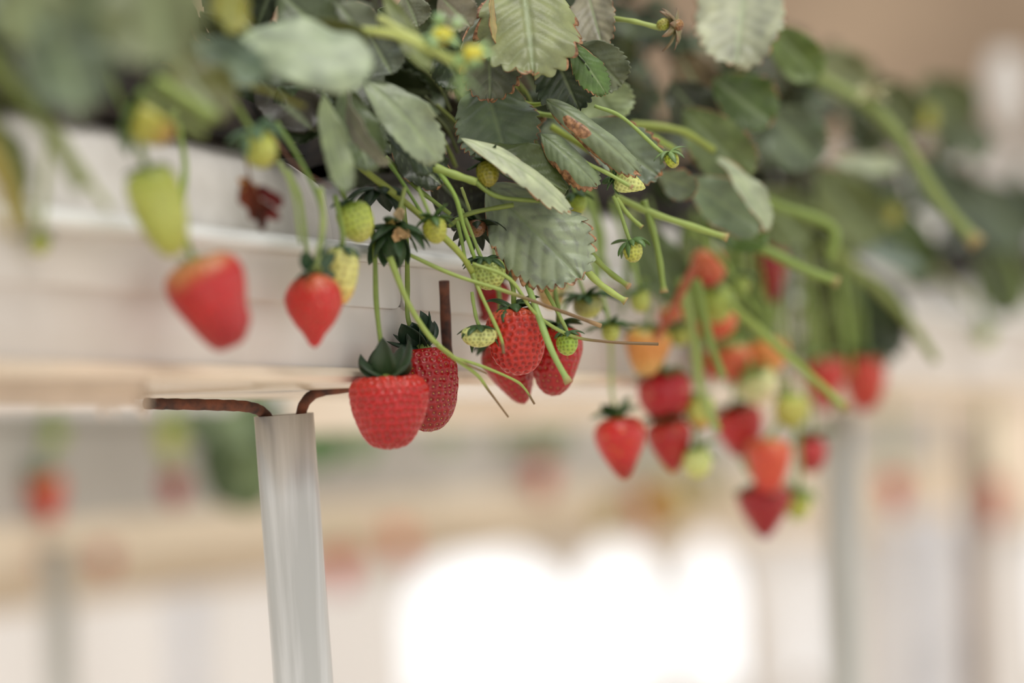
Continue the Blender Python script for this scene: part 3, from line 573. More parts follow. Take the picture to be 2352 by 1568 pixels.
def berry(label, top, tip, wpx, shape='heart', pal=RED, stalk=None, srad=6, scol=G2, cal=None, cup=None, group='ripe strawberries hanging along the gutter', name='strawberry', cat='strawberry', hi=0, dz=0, fruitlabel=None, **kw):
    BN[0] += 1
    x0, y0, z0 = top; T = P(x0, y0, z0); B = P(tip[0], tip[1], z0+dz)
    w = pxw(wpx*(1.12 if z0 > 1.35 and z0 < 1.7 else 1.0), z0)
    th = thing(name, label, cat, T, group)
    res = {0: (40, 48), 1: (90, 120), 2: (170, 230)}[hi]
    kw.setdefault('pitch', .0033 if w > .012 else .0017); kw.setdefault('depth', kw['pitch']*.2)
    V, F, cc, fr = berry_geo(T, B, w, shape, pal, res, seed=BN[0], **kw)
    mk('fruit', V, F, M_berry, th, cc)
    if cal is not False:
        c = dict(opening=65, curl=60, length=.55, width=.24, n=9); c.update(cal or {})
        up = -fr[1] if cup is None else nrm(cup[0]*_r+cup[1]*_u-cup[2]*_f)
        cw = max(w, pxw(c.pop('wmin', 0), z0))
        sc_ = c.pop('dent', .04)
        V, F, cc = calyx_geo(T+fr[1]*w*sc_, up, cw, seed=BN[0], **c)
        o = mk('calyx', V, F, M_calyx, th, cc); sl = o.modifiers.new('s', 'SOLIDIFY'); sl.thickness = .0003
    if stalk:
        pts = [(x0, y0, z0)]+[(q[0], q[1], q[2] if len(q) > 2 else z0) for q in stalk]
        stem(th, pts[::-1], srad, name='stalk', c0=scol, taper=1.0)
    return th
RG = 'ripe strawberries hanging along the gutter'; UG = 'unripe green strawberries on the near plants'; OG = 'half ripe orange strawberries in the right hand cluster'; BGp = 'strawberries on the rows behind'
CD = (58, 84, 50)
# --- in focus, centre
berry('large ripe red strawberry, foremost of the overlapping pair in front of the metal post', (888,856,1.108), (897,1033), 180, 'blunt', dict(top=(192,50,36), mid=(178,22,20), tip=(162,18,20), seed=(198,74,44)), stalk=[(874,780),(864,690),(860,570,1.11),(845,470,1.13)], srad=6,
      cal=dict(n=7, opening=68, curl=-58, length=.56, width=.40, col=(60,84,48), tipcol=(44,60,42), dent=.09), hi=2, pitch=.0033, depth=.0011, dent=.42, seedsize=.5)
berry('dark glossy ripe strawberry tucked behind the foremost one, to its right', (968,795,1.15), (990,992), 152, 'long', DRED, stalk=[(938,735),(936,660),(934,560,1.14),(925,460,1.15)], srad=6, cal=dict(n=9, opening=58, curl=-30, length=.56, width=.34, col=(38,60,42)), cup=(-.35,1,.1), hi=2, pitch=.0033, depth=.0009, flat=.85)
berry('bright orange red strawberry hanging topmost of the central group of three', (1180,704,1.14), (1196,862), 140, 'long', dict(top=(206,96,64), mid=(192,46,32), tip=(182,34,28), seed=(140,40,24)), stalk=[(1178,660),(1160,600,1.16),(1140,520,1.17)], cal=dict(n=9, opening=62, curl=70, length=.5, width=.22, col=(66,92,52)), hi=2, pitch=.0031, depth=.001, flat=.9)
berry('red strawberry lowest of the central group, partly hidden at the left', (1150,775,1.20), (1205,928), 134, 'cone', RED, stalk=[(1150,720),(1140,620,1.21)], cal=dict(opening=70), hi=1)
berry('red strawberry at the right of the central group, behind the thick cut stalk', (1283,745,1.185), (1268,910), 118, 'long', RED, stalk=[(1280,700),(1262,600,1.2)], cal=dict(opening=70), hi=1, bulge=[(.3, math.pi, .05, .25)])
berry('deep red strawberry mostly hidden behind the pale two-lobed green fruit', (1136,640,1.235), (1112,740), 92, 'cone', DRED, stalk=[(1136,600),(1130,540)], cal=dict(opening=60), hi=0)
berry('cream coloured unripe strawberry under the large spotted leaf', (1268,610,1.23), (1266,712), 74, 'long', CREAM, stalk=[(1262,560)], cal=dict(opening=60), group=UG)
# --- left
berry('large blurred red strawberry at the left with a bulge on its right side', (446,596,.965), (532,800), 188, 'heart', dict(top=(208,140,84), mid=(190,34,34), tip=(160,18,24), seed=(206,90,60)), stalk=[(430,560),(412,500,.98),(425,380,1.0),(400,250,1.0)], srad=8, cal=dict(n=7, opening=70, curl=30, length=.22, width=.12, col=(130,150,76)), dz=.0, bulge=[(.80, math.pi, .05, .12)], hi=1)
berry('red strawberry with a drawn out nipple tip, left of the post', (722,620,1.04), (722,800), 132, 'point', dict(top=(210,104,66), mid=(198,42,36), tip=(190,24,28), seed=(222,140,90)), stalk=[(736,560),(742,500),(735,430,1.04)], srad=7, scol=(158,174,100), cal=dict(n=8, opening=75, curl=20, length=.5, width=.26, col=(60,88,60)), cup=(-.8,.6,-.7), hi=1)
berry('pale yellow green strawberry just behind the nipple-tipped red one', (786,566,1.065), (780,702), 84, 'long', dict(top=(200,206,120), mid=(218,214,126), tip=(226,176,92), seed=(180,140,70)), stalk=[(786,530),(770,450,1.08)], cal=dict(n=8, opening=95, curl=60, length=.55, width=.26, col=(56,84,58)), group=UG, hi=1)
berry('long pale green strawberry above the big blurred red one', (336,385,.93), (402,590), 126, 'long', GREEN, stalk=[(325,350),(310,280),(330,210,.92)], srad=9, cal=dict(n=8, opening=75, curl=60, length=.42, width=.2, col=(90,116,52)), group=UG)
berry('yellow green strawberry right of the withered brown leaf', (580,300,.99), (615,385), 86, 'round', GREEN, stalk=[(560,270),(520,200,.98)], cal=dict(n=9, opening=80, curl=50, length=.9, width=.36, col=(92,120,88)), group=UG)
berry('yellowish strawberry in a tuft of sepals at the far left', (300,268,.925), (400,312), 92, 'long', dict(top=(170,172,72), mid=(190,186,80), tip=(180,140,70), seed=(150,130,60)), stalk=[(280,240),(250,160,.9)], cal=dict(n=10, opening=70, curl=50, length=1.0, width=.32, col=(90,118,56)), group=UG)
berry('green strawberry hanging in front of dark leaves, left of the withered flower', (800,465,1.085), (836,556), 82, 'round', dict(top=(156,178,74), mid=(182,196,84), tip=(186,184,92), seed=(130,132,52)), stalk=[(790,450),(770,400,1.09)], cal=dict(n=8, opening=60, curl=50, length=.5, width=.26, col=(52,76,44)), group=UG, hi=1, flat=.8, pitch=.0026)
# --- small ones at centre
def imm(label, c, r, z, pal=GREEN, stalk=None, dirn=(0, -1), cal=None, group=UG, shape='round', el=1.1, hi=1, **kw):
    dx, dy = nrm(dirn); L = 2*r*el
    top = (c[0]-dx*L/2, c[1]+dy*L/2, z); tip = (c[0]+dx*L/2, c[1]-dy*L/2)
    cc = dict(n=8, opening=80, curl=40, length=.95, width=.34, col=(74, 102, 56)); cc.update(cal or {})
    kw.setdefault('pitch', .0019)
    return berry(label, top, tip, 2*r, shape, pal, stalk=stalk, srad=4.5, scol=(150, 172, 90), cal=cc, group=group, hi=hi, **kw)
imm('yellow green strawberry lying pointed to the right below the rolled leaf', (1447,420), 29, 1.15, PGRN, [(1400,380),(1350,318,1.16)], (1,-.35), dict(length=.7, opening=75), el=1.3, shape='cone')
imm('tiny green strawberry with spread sepals at the end of a bright thin stalk', (1544,368), 17, 1.16, dict(GREEN, mid=(186,200,62)), [(1520,350),(1430,270),(1365,243,1.16)], (.4,-1), dict(n=9, opening=75, curl=70, length=1.25, width=.42, col=(136,164,90), tipcol=(84,104,70)))
imm('tiny yellow green strawberry dangling alone right of the spotted leaf', (1453,578), 23, 1.16, dict(GREEN, mid=(190,194,84)), [(1442,540),(1422,480),(1408,450,1.16)], (.2,-1), dict(n=9, opening=80, curl=60, length=1.05, width=.36, col=(92,122,64)))
imm('olive green strawberry half hidden below the crisp brown leaf edge', (1324,470), 23, 1.21, DGRN, [(1320,440),(1300,400)], (.1,-1))
imm('knobbly two-lobed green strawberry above the orange red one', (1122,630), 37, 1.135, dict(PGRN, mid=(172,188,98)), [(1105,590),(1085,540),(1060,480,1.13)], (.15,-1), dict(n=9, opening=75, curl=60, length=.8, width=.3, col=(62,88,50)), hi=2, lobes=.25, el=1.0, depth=.0005)
imm('pale yellow two-lobed strawberry with open dark sepals', (1100,773), 35, 1.13, dict(top=(190,204,120), mid=(214,220,140), tip=(206,206,120), seed=(128,134,52)), [(1094,730),(1088,700),(1084,670,1.13)], (0,-1), dict(n=9, opening=95, curl=35, length=.85, width=.3, col=(58,84,46)), hi=2, lobes=.45, el=.72, pitch=.0021)
imm('small bright green strawberry in front of the red ones at centre', (1303,790), 25, 1.135, dict(top=(140,166,60), mid=(152,180,62), tip=(168,184,74), seed=(120,134,40)), [(1300,755),(1280,715),(1236,635,1.14)], (.05,-1), dict(n=9, opening=75, curl=60, length=.8, width=.3, col=(66,94,52)), hi=2)
imm('small green strawberry with winged sepals over the lone hanging red one', (1403,765), 22, 1.25, GREEN, [(1398,735),(1385,680),(1360,600,1.25)], (0,-1), dict(n=9, opening=85, curl=20, length=1.5, width=.45, col=(70,100,50)))
imm('drab green strawberry cluster head with many dark sepals', (1350,705), 34, 1.225, dict(GREEN, mid=(150,150,84)), [(1340,670),(1315,600,1.23)], (.2,-1), dict(n=13, opening=75, curl=40, length=1.1, width=.3, col=(64,92,48)), el=.8)
imm('yellow green strawberry hidden among sepals beside the withered flower', (1000,530), 28, 1.1, dict(GREEN, mid=(170,172,66)), [(990,500),(960,430,1.1)], (.2,-1), dict(n=9, opening=80, curl=50, length=1.0, width=.34, col=(78,106,54)))
imm('round yellow strawberry facing out of dark sepals above the pale edge-on leaf', (1121,400), 26, 1.125, dict(top=(120,124,40), mid=(140,134,40), tip=(140,130,42), seed=(130,120,40)), [(1125,360,1.12)], (.05,-.6), dict(n=10, opening=85, curl=20, length=.95, width=.32, col=(48,68,36)), dz=-.006)  # yellow darkened in the palette for the shade of the leaf above
imm('small blurred yellow green strawberry between centre and the right hand cluster', (1470,692), 24, 1.3, dict(GREEN, mid=(170,178,80)), [(1465,650),(1450,580,1.3)], (.2,-1), dict(length=.9, opening=75))
imm('small green strawberry right of the orange one', (1560,770), 24, 1.38, GREEN, [(1556,730)], hi=0)
imm('small yellow green strawberry above the red and green right hand cluster', (1702,655), 21, 1.4, dict(GREEN, mid=(160,176,80)), [(1690,620)], hi=0)
# --- lone hanging red and the right hand cluster
berry('ripe red strawberry hanging alone on a long thin stalk right of centre', (1418,955,1.33), (1436,1102), 126, 'cone', dict(RED, mid=(202,40,36)), stalk=[(1405,900),(1404,830),(1402,780,1.3)], srad=5, scol=(160,172,110), cal=dict(n=9, opening=40, curl=50, length=.45, width=.24, col=(66,92,50)), cup=(-.3,1,0))
Z1 = 1.39
berry('orange yellow half ripe strawberry at the left of the right hand cluster', (1490,752,1.36), (1482,862), 96, 'heart', ORAN, stalk=[(1490,720),(1480,640,1.35)], cal=dict(opening=70, col=(90,116,52)), group=OG)
berry('round red strawberry directly below the orange yellow one', (1520,850,Z1), (1540,968), 116, 'round', dict(RED, top=(196,40,44), mid=(184,26,38)), stalk=[(1525,800),(1540,720,Z1)], cal=dict(opening=70, col=(90,116,52)))
berry('red strawberry touching the lone hanging one on its right side', (1530,962,Z1), (1548,1086), 98, 'cone', RED, stalk=[(1540,920),(1560,840)], cal=dict(opening=70))
berry('pale green strawberry below the two left reds of the cluster', (1598,1025,Z1), (1604,1098), 62, 'round', PGRN, stalk=[(1600,980),(1610,900)], cal=dict(n=8, opening=90, curl=30, length=.8, width=.3, col=(112,140,74)), group=UG)
berry('yellow green strawberry with a reddish base amid the cluster stalks', (1606,905,Z1), (1610,988), 66, 'round', dict(top=(176,192,92), mid=(200,206,104), tip=(214,140,80), seed=(180,150,80)), stalk=[(1600,860),(1595,780)], cal=dict(opening=70, col=(130,152,80)), group=UG)
berry('orange striped strawberry topmost of the right hand cluster', (1630,572,1.38), (1622,660), 74, 'round', dict(top=(206,120,70), mid=(212,104,66), tip=(190,52,40), seed=(200,160,90)), stalk=[(1625,540)], cal=dict(n=7, opening=120, curl=40, length=.5, width=.2, col=(160,130,70)), group=OG)
berry('green strawberry with raised sepals under the topmost orange one', (1642,655,1.39), (1645,742), 82, 'round', dict(GREEN, mid=(166,182,78)), stalk=[(1640,620)], cal=dict(n=9, opening=100, curl=20, length=.55, width=.26, col=(140,166,96)), group=UG)
berry('orange strawberry peeping out under the green one with raised sepals', (1640,715,1.43), (1660,778), 84, 'round', dict(ORGR, mid=(222,104,60)), stalk=[(1640,690)], cal=False, group=OG)
berry('orange red strawberry at the left shoulder of the cluster beside the reddish stalk', (1530,700,1.44), (1545,760), 60, 'round', dict(ORGR, mid=(214,96,56)), stalk=[(1535,660)], cal=False, group=OG)
berry('deep red strawberry up under the leaves of the right hand plant', (1752,540,1.52), (1778,695), 88, 'cone', DRED, stalk=[(1750,500)], cal=dict(opening=70))
berry('orange strawberry at the middle left of the cluster', (1690,780,1.46), (1695,880), 98, 'round', dict(ORGR, mid=(214,100,64)), stalk=[(1690,740),(1680,660)], cal=dict(opening=75, col=(110,130,60)), group=OG)
berry('orange yellow strawberry crossed by the long diagonal cut stalk', (1760,770,1.46), (1765,858), 96, 'round', dict(ORAN, mid=(222,138,72)), stalk=[(1755,730),(1740,660)], cal=dict(opening=75, col=(110,130,60)), group=OG)
berry('small orange red strawberry left of the middle of the cluster', (1640,800,1.48), (1645,870), 62, 'round', ORED, stalk=[(1640,760)], cal=False, group=OG)
berry('pale green white strawberry in the middle of the cluster', (1725,852,1.44), (1762,925), 82, 'round', dict(top=(186,190,110), mid=(206,204,144), tip=(226,204,170), seed=(190,170,110)), stalk=[(1720,820)], cal=dict(opening=75, col=(110,130,60)), group=UG)
berry('yellow green strawberry at the lower middle of the cluster', (1815,905,1.47), (1820,985), 74, 'round', dict(GREEN, mid=(184,178,84)), stalk=[(1810,860)], cal=dict(opening=75, col=(110,130,60)), group=UG)
berry('red heart shaped strawberry up and to the left of the dark pointed one', (1688,935,1.5), (1712,1048), 108, 'heart', dict(RED, mid=(192,36,42)), stalk=[(1690,890),(1700,800)], cal=dict(n=9, opening=80, curl=30, length=.6, col=(70,92,50)))
berry('orange red strawberry overlapping the top of the dark pointed one', (1768,1005,1.47), (1766,1132), 100, 'heart', dict(top=(214,120,76), mid=(214,80,54), tip=(206,54,44), seed=(200,130,70)), stalk=[(1790,960),(1810,880)], cal=dict(n=6, opening=130, curl=30, length=.4, width=.3, col=(150,176,80)))
berry('dark red sharply pointed strawberry, lowest of the right hand cluster', (1752,1110,1.5), (1758,1238), 112, 'cone', dict(top=(176,44,44), mid=(158,20,30), tip=(150,16,26), seed=(190,110,70)), stalk=[(1725,1090),(1700,1040),(1690,960)], cal=dict(n=9, opening=60, curl=40, length=.5, width=.26, col=(70,92,50)), cup=(-.6,1,0))
berry('small round red strawberry at the right side of the cluster', (1862,1000,1.55), (1864,1088), 68, 'round', dict(RED, mid=(186,40,46)), stalk=[(1862,960),(1850,860)], cal=dict(n=9, opening=60, curl=40, length=.7, width=.3, col=(80,108,62)))
berry('yellow green strawberry right of the dark pointed one', (1832,1125,1.52), (1830,1198), 56, 'round', dict(GREEN, mid=(190,196,84)), stalk=[(1835,1080),(1830,980)], cal=dict(n=9, opening=70, curl=40, length=.9, width=.34, col=(112,138,74)), group=UG)
berry('red strawberry crossed by the tip of the long diagonal stalk', (1890,815,1.62), (1892,948), 92, 'cone', dict(RED, mid=(196,44,38)), stalk=[(1880,770),(1860,660)], cal=dict(opening=70, col=(110,130,70)))
berry('dull orange red strawberry under the big round dark leaf', (1984,815,1.68), (1988,945), 92, 'long', dict(top=(200,70,44), mid=(190,56,36), tip=(182,44,32), seed=(180,90,50)), stalk=[(1980,770),(1975,700)], cal=dict(opening=70))
imm('yellow green strawberry high among the far right leaves', (2120,268), 30, 1.85, dict(GREEN, mid=(170,168,52)), None, (.5,-1), dict(length=.7), hi=0)
imm('small yellow strawberry among the far right leaves above the round dark leaf', (2045,492), 24, 1.7, dict(GREEN, mid=(170,160,62)), [(2040,450)], (0,-1), dict(length=1.0, col=(110,130,84)), hi=0)
imm('small yellow green blurred strawberry in front of the gutter rim at far left', (92,562), 22, .9, dict(GREEN, mid=(176,184,84)), [(92,520),(98,440,.89)], hi=0)
imm('green strawberry dangling under the leaves at the right edge', (2262,770), 22, 2.0, dict(DGRN), [(2255,730),(2240,640)], hi=0)

# --- dead and flowering heads
def head(name, label, cat, c, z, r, group=None, cal=(), core=None, stalk=None, sr=5, up=(0, 1, 0), petals=None):
    T = P(c[0], c[1], z); th = thing(name, label, cat, T, group); upv = nrm(up[0]*_r+up[1]*_u-up[2]*_f)
    w = pxw(r*2, z)
    V, F, cc = calyx_geo(T, upv, w, seed=int(c[0]), **dict(dict(n=10, opening=80, curl=40, length=1, width=.3), **dict(cal)))
    o = mk('calyx', V, F, M_calyx, th, cc); sl = o.modifiers.new('s', 'SOLIDIFY'); sl.thickness = .0003
    for (dx, dy, rr, pal) in core or []:
        a = P(c[0]+dx-up[0]*rr*.8, c[1]+dy-rr*.7, z-.002); b = P(c[0]+dx, c[1]+dy+rr*.8, z-.004)
        V, F, cc, _ = berry_geo(a, b, pxw(2*rr, z), 'round', pal, (50, 60), pitch=.0014, depth=.0003, seed=abs(int(dx+dy*3+9)))
        mk('receptacle', V, F, M_berry, th, cc)
    for (dx, dy, dx2, dy2, wp, col) in petals or []:
        V, F, cc, at = leaf_geo(P(c[0]+dx, c[1]+dy, z-.004), P(c[0]+dx2, c[1]+dy2, z-.006), pxw(wp, z), col=col, veins=.2, res=(12, 9), teeth=2, curl=.9, roll=random.uniform(-40, 40), wave=.15)
        o = mk('petal', V, F, M_dry, th, cc); sl = o.modifiers.new('s', 'SOLIDIFY'); sl.thickness = .0003
    if stalk: stem(th, [(q[0], q[1], q[2] if len(q) > 2 else z) for q in stalk], sr, name='stalk', c0=(160, 174, 96), taper=1)
    return th
head('flower_head', 'faded strawberry flower head with two small brown fruits, sharp, at the top right of centre', 'flower', (1548,60), 1.17, 26, cal=dict(n=13, opening=75, curl=50, length=1.15, width=.36, col=(130,134,88), tipcol=(120,88,66)), core=[(-18,-4,15,dict(DGRN, mid=(160,152,72))), (14,-2,15,BROWN)], stalk=[(1405,42,1.18),(1460,50),(1520,66)], sr=6, up=(1,.1,.2))
head('flower_head', 'bright yellow green blossom cluster, lower head, against dark leaves', 'flower', (1082,122), 1.0, 30, cal=dict(n=9, opening=80, curl=50, length=.9, width=.4, col=(150,184,120)), core=[(0,2,25,dict(top=(210,206,70), mid=(214,206,60), tip=(206,180,60), seed=(200,160,50)))], stalk=[(1000,112),(1040,130),(1082,122)], group='yellow blossom heads', up=(-.4,1,.4))
head('flower_head', 'bright yellow green blossom cluster, upper head with round buds', 'flower', (1015,82), 1.01, 28, cal=dict(n=9, opening=80, curl=50, length=.9, width=.4, col=(158,188,130)), core=[(0,0,24,dict(top=(206,206,90), mid=(214,208,70), tip=(206,190,70), seed=(200,160,50))), (34,-30,15,dict(top=(170,196,150), mid=(176,200,156), tip=(160,190,120), seed=(150,180,120))), (-8,-38,16,dict(top=(140,176,120), mid=(150,184,126), tip=(150,180,110), seed=(150,180,120)))], group='yellow blossom heads', up=(-.2,1,.4))
head('flower_head', 'hanging pale sepal tuft of the yellow blossom, below it', 'flower', (1060,170), 1.01, 22, cal=dict(n=6, opening=150, curl=10, length=1.4, width=.4, col=(150,176,120)), group='yellow blossom heads', stalk=[(1070,140),(1060,170)], up=(0,1,.2))
head('flower_head', 'spent calyx with a brown ragged centre and curled dark sepals', 'flower', (1092,520), 1.15, 36, cal=dict(n=12, opening=85, curl=55, length=1.1, width=.34, col=(56,78,46), tipcol=(50,56,42)), core=[(0,4,26,dict(top=(110,80,50), mid=(126,84,56), tip=(150,110,70), seed=(80,50,30)))], up=(.1,.8,-.5), stalk=[(1060,430),(1085,500)], sr=4)
head('flower_head', 'withered flower with crumpled cream petals among dark green sepals', 'flower', (912,520), 1.105, 34, cal=dict(n=10, opening=90, curl=40, length=1.35, width=.5, col=(56,80,46)), petals=[(0,-10,10,-42,28,(206,192,160)), (0,0,26,24,30,(214,190,150)), (-6,0,-24,-22,22,(190,180,110)), (0,4,-4,34,24,(206,180,140))], stalk=[(930,430),(912,510)], sr=5)
head('flower_head', 'leafy dark sepal rosette just under the withered cream flower', 'flower', (898,530), 1.11, 34, cal=dict(n=8, opening=125, curl=40, length=1.25, width=.75, col=(54,80,46)), group='dark sepal rosettes')
head('flower_head', 'leafy dark sepal rosette above the green strawberry by the withered flower', 'flower', (870,440), 1.12, 40, cal=dict(n=9, opening=80, curl=50, length=1.2, width=.5, col=(40,58,34)), group='dark sepal rosettes')
head('flower_head', 'blurred whitish dried blossom on the thick arching stalk at right', 'flower', (2005,225), 1.5, 24, cal=dict(n=8, opening=40, curl=60, length=1.2, width=.4, col=(190,184,140)), stalk=[(1960,225),(2005,235)], sr=8)
def withered():
    T = P(600,470,1.0); th = thing('withered_leaf', 'shrivelled dark red-brown dead leaf hanging over the white grow bag', 'leaf', T)
    for (a, b, c, d, wp, col) in [(560,405,600,500,56,(110,52,28)), (590,430,650,470,34,(96,24,22)), (598,460,640,502,34,(104,30,26)), (585,440,602,530,34,(70,36,26)), (545,410,590,430,30,(196,150,90))]:
        V, F, cc, at = leaf_geo(P(a,b,1.0), P(c,d,1.0), pxw(wp,1.0), col=col, curl=1.2, bend=-.8, wave=.2, res=(16,11), roll=random.uniform(-30,30))
        o = mk('leaf_lobe', V, F, M_dry, th, cc); sl = o.modifiers.new('s', 'SOLIDIFY'); sl.thickness = .0004
    stem(th, [(575,300,1.02),(565,350,1.01),(575,420,1.0)], 4, name='stalk', c0=(130,90,50))
withered()

# ------------------------------------------------------------------ gutters
def extrude(prof, u0, u1, F, cap=True, nseg=2, closed=True):
    """profile of (n,h) swept along the gutter; F maps (u,n,h) to world"""
    V = []; m = len(prof)
    for u in np.linspace(u0, u1, nseg):
        for (n, h) in prof: V.append(F(u, n, h))
    fs = grid_faces(nseg, m, closed)
    if cap: fs.append(tuple(range(m))); fs.append(tuple((nseg-1)*m+k for k in range(m))[::-1])
    return np.array(V), fs
def bx(u0, u1, n0, n1, h0, h1, F=G):
    V = [F(u, n, h) for u in (u0, u1) for (n, h) in ((n0, h0), (n1, h0), (n1, h1), (n0, h1))]
    return V, [(0, 1, 2, 3), (7, 6, 5, 4), (0, 4, 5, 1), (1, 5, 6, 2), (2, 6, 7, 3), (3, 7, 4, 0)]
def bev(o, w=.001, s=2):
    b = o.modifiers.new('b', 'BEVEL'); b.width = w; b.segments = s; b.limit_method = 'ANGLE'; b.angle_limit = .6; return o
gut = thing('growing_gutter', 'long white plastic growing gutter carrying the near strawberry plants', 'gutter', G(0, .06, .042), 'strawberry gutters')
UA, UB = -.75, 3.2
# lower tray
prof = [(-.001,.078),(.0,.060),(.002,.048),(.007,.0425),(.014,.042),(.105,.042),(.112,.0425),(.118,.048),(.12,.076),(.117,.076),(.115,.050),(.108,.0455),(.012,.0455),(.005,.050),(.003,.078)]
V, F = extrude(prof, UA, UB, G, nseg=40); mk('tray', V, F, M_white, gut, smooth=False)
# cream bottom rail with a bright pressed edge
prof = [(.0008,.0485),(-.001,.048),(-.0035,.0462),(-.0048,.0440),(-.0040,.0415),(-.001,.0408),(.118,.0408),(.122,.042),(.122,.046),(.1195,.0465),(.1195,.0425),(.0005,.0425),(.0005,.0465)]
V, F = extrude(prof, UA, UB, G, nseg=40); mk('bottom_rail', V, F, M_under, gut, smooth=False)
# upper trough sections with a rounded lower corner where two sections meet
def ucoord(px, n=0.0, h=.07):
    best = min(np.linspace(-.8, 3.3, 8201), key=lambda u: abs(proj(G(u, n, h))[0]-px)); return best
def proj(p):
    d = np.asarray(p)-CAM; z = d@_f; return 1176+FPX*(d@_r)/z, 784-FPX*(d@_u)/z, z
uj = ucoord(912)
def section(u0, u1):
    r = .006; pts = [(u0, .098)]
    for k in range(7): a = math.pi+k/6*math.pi/2; pts.append((u0+r+r*math.cos(a), .0765+r+r*math.sin(a)))
    for k in range(7): a = 1.5*math.pi+k/6*math.pi/2; pts.append((u1-r+r*math.cos(a), .0765+r+r*math.sin(a)))
    pts.append((u1, .098)); m = len(pts)
    V = [G(u, -.0035, h) for u, h in pts]+[G(u, -.0005, h) for u, h in pts]
    F = [tuple(range(m))[::-1], tuple(range(m, 2*m))]+[(k, (k+1) % m, m+(k+1) % m, m+k) for k in range(m)]
    bev(mk('trough_panel', V, F, M_white, gut, smooth=False), .0006)
seams = [UA, uj-.0, uj+1.0, uj+2.0, UB]
for a, b in zip(seams[:-1], seams[1:]): section(a+.0008, b-.0008)
prof = [(.0,.098),(-.006,.0975),(-.0085,.0985),(-.0095,.101),(-.008,.104),(-.0045,.1055),(.001,.1062),(.006,.1085),(.010,.109),(.010,.1075),(.004,.1045),(.001,.101)]
V, F = extrude(prof, UA, UB, G, nseg=40); mk('rim', V, F, M_lip, gut)
prof = [(.120,.076),(.120,.106),(.126,.106),(.126,.102),(.1225,.102),(.1225,.076)]
V, F = extrude(prof, UA, UB, G, nseg=20); mk('rear_panel', V, F, M_white, gut, smooth=False)
# grow bags
def bag(u0, u1, label):
    nu, m = 40, 26; V = []
    for i in range(nu):
        u = u0+(u1-u0)*i/(nu-1); e = min(1, math.sqrt(max(0, 1-((2*i/(nu-1)-1)**10))))
        for k in range(m):
            a = 2*math.pi*k/m; c, s = math.cos(a), math.sin(a)
            n = .061+.049*(abs(c)**.55)*np.sign(c)*(.7+.3*e); h = .105+.050*(abs(s)**.6)*np.sign(s)*(.6+.4*e)
            w_ = .0025*noise.noise(Vector((u*22, k*.5, 0))); V.append(G(u, n+w_, h+w_*2))
    F = grid_faces(nu, m, True)+[tuple(range(m))[::-1], tuple((nu-1)*m+k for k in range(m))]
    o = mk('grow_bag', V, F, M_bag, None, origin=G((u0+u1)/2, .06, .06)); tag(o, label, 'grow bag', 'white grow bags in the near gutter')
bag(UA+.02, uj-.01, 'white plastic grow bag lying in the near left stretch of the gutter')
bag(uj+.01, uj+.98, 'white plastic grow bag under the leaves in the middle stretch of the gutter')
bag(uj+1.01, UB-.05, 'white plastic grow bag in the far right stretch of the gutter')
for j, (a, b) in enumerate(((UA+.02, uj-.05), (uj+.03, uj+.95), (uj+1.02, UB-.1))):
    nu, m = 60, 14; V = []
    for i in range(nu):
        u = a+(b-a)*i/(nu-1); e = math.sqrt(max(0.02, 1-((2*i/(nu-1)-1)**8)))
        for k in range(m):
            t = math.pi*k/(m-1); V.append(G(u, .062-.046*math.cos(t), .148+.05*e*math.sin(t)+.006*noise.noise(Vector((u*40, k*.8, 3)))))
    o = mk('peat_mound', V, grid_faces(nu, m)+[tuple(i*m for i in range(nu))+tuple(i*m+m-1 for i in range(nu))[::-1]], M_peat, None)
    tag(o, ['dark peat mound on the left grow bag under the leaves', 'dark peat mound on the middle grow bag under the leaves', 'dark peat mound on the far right grow bag under the leaves'][j], 'growing medium', 'peat mounds on the grow bags')
# torn cream film hanging below the rail at the left
def film():
    ue = ucoord(345, -.005, .035); n = 90; V = []; rows = 7
    for i in range(n):
        u = UA+(ue-UA)*i/(n-1)
        for j in range(rows):
            t = j/(rows-1); rag = .0006*noise.noise(Vector((u*90, 0, 0)))+.0004*noise.noise(Vector((u*400, 0, 0)))
            uu = u+(.0015*noise.noise(Vector((t*9, 7, 0))) if i == n-1 else 0)
            V.append(G(uu, -.0045+.004*math.sin(t*2.4)-.001*noise.noise(Vector((u*15, t*2, 1))), .0405-(.0105+rag)*t))
    th = thing('torn_film', 'torn cream plastic film strip hanging below the gutter rail at left', 'plastic film', G(ue, -.004, .04))
    o = mk('film_strip', V, grid_faces(n, rows), M_film, th); sl = o.modifiers.new('s', 'SOLIDIFY'); sl.thickness = .0004
    fr = [[(338,895),(330,925),(338,945),(330,955),(346,970)], [(340,930),(328,948),(332,962)], [(322,935),(318,948),(335,958)], [(240,938),(236,955),(244,966)], [(255,938),(262,950),(272,965)], [(232,940),(231,955),(238,962)], [(268,938),(272,945)], [(346,900),(343,930),(346,944)]]
    zz = zw(345)-.006
    for p_ in fr:
        z_ = zw(p_[0][0])-.005
        V, F = tube(spline([P(a, b, z_) for a, b in p_], 14), np.linspace(.0009, .00015, 14), 5)
        mk('frayed_thread', V, F, M_film, th)
film()

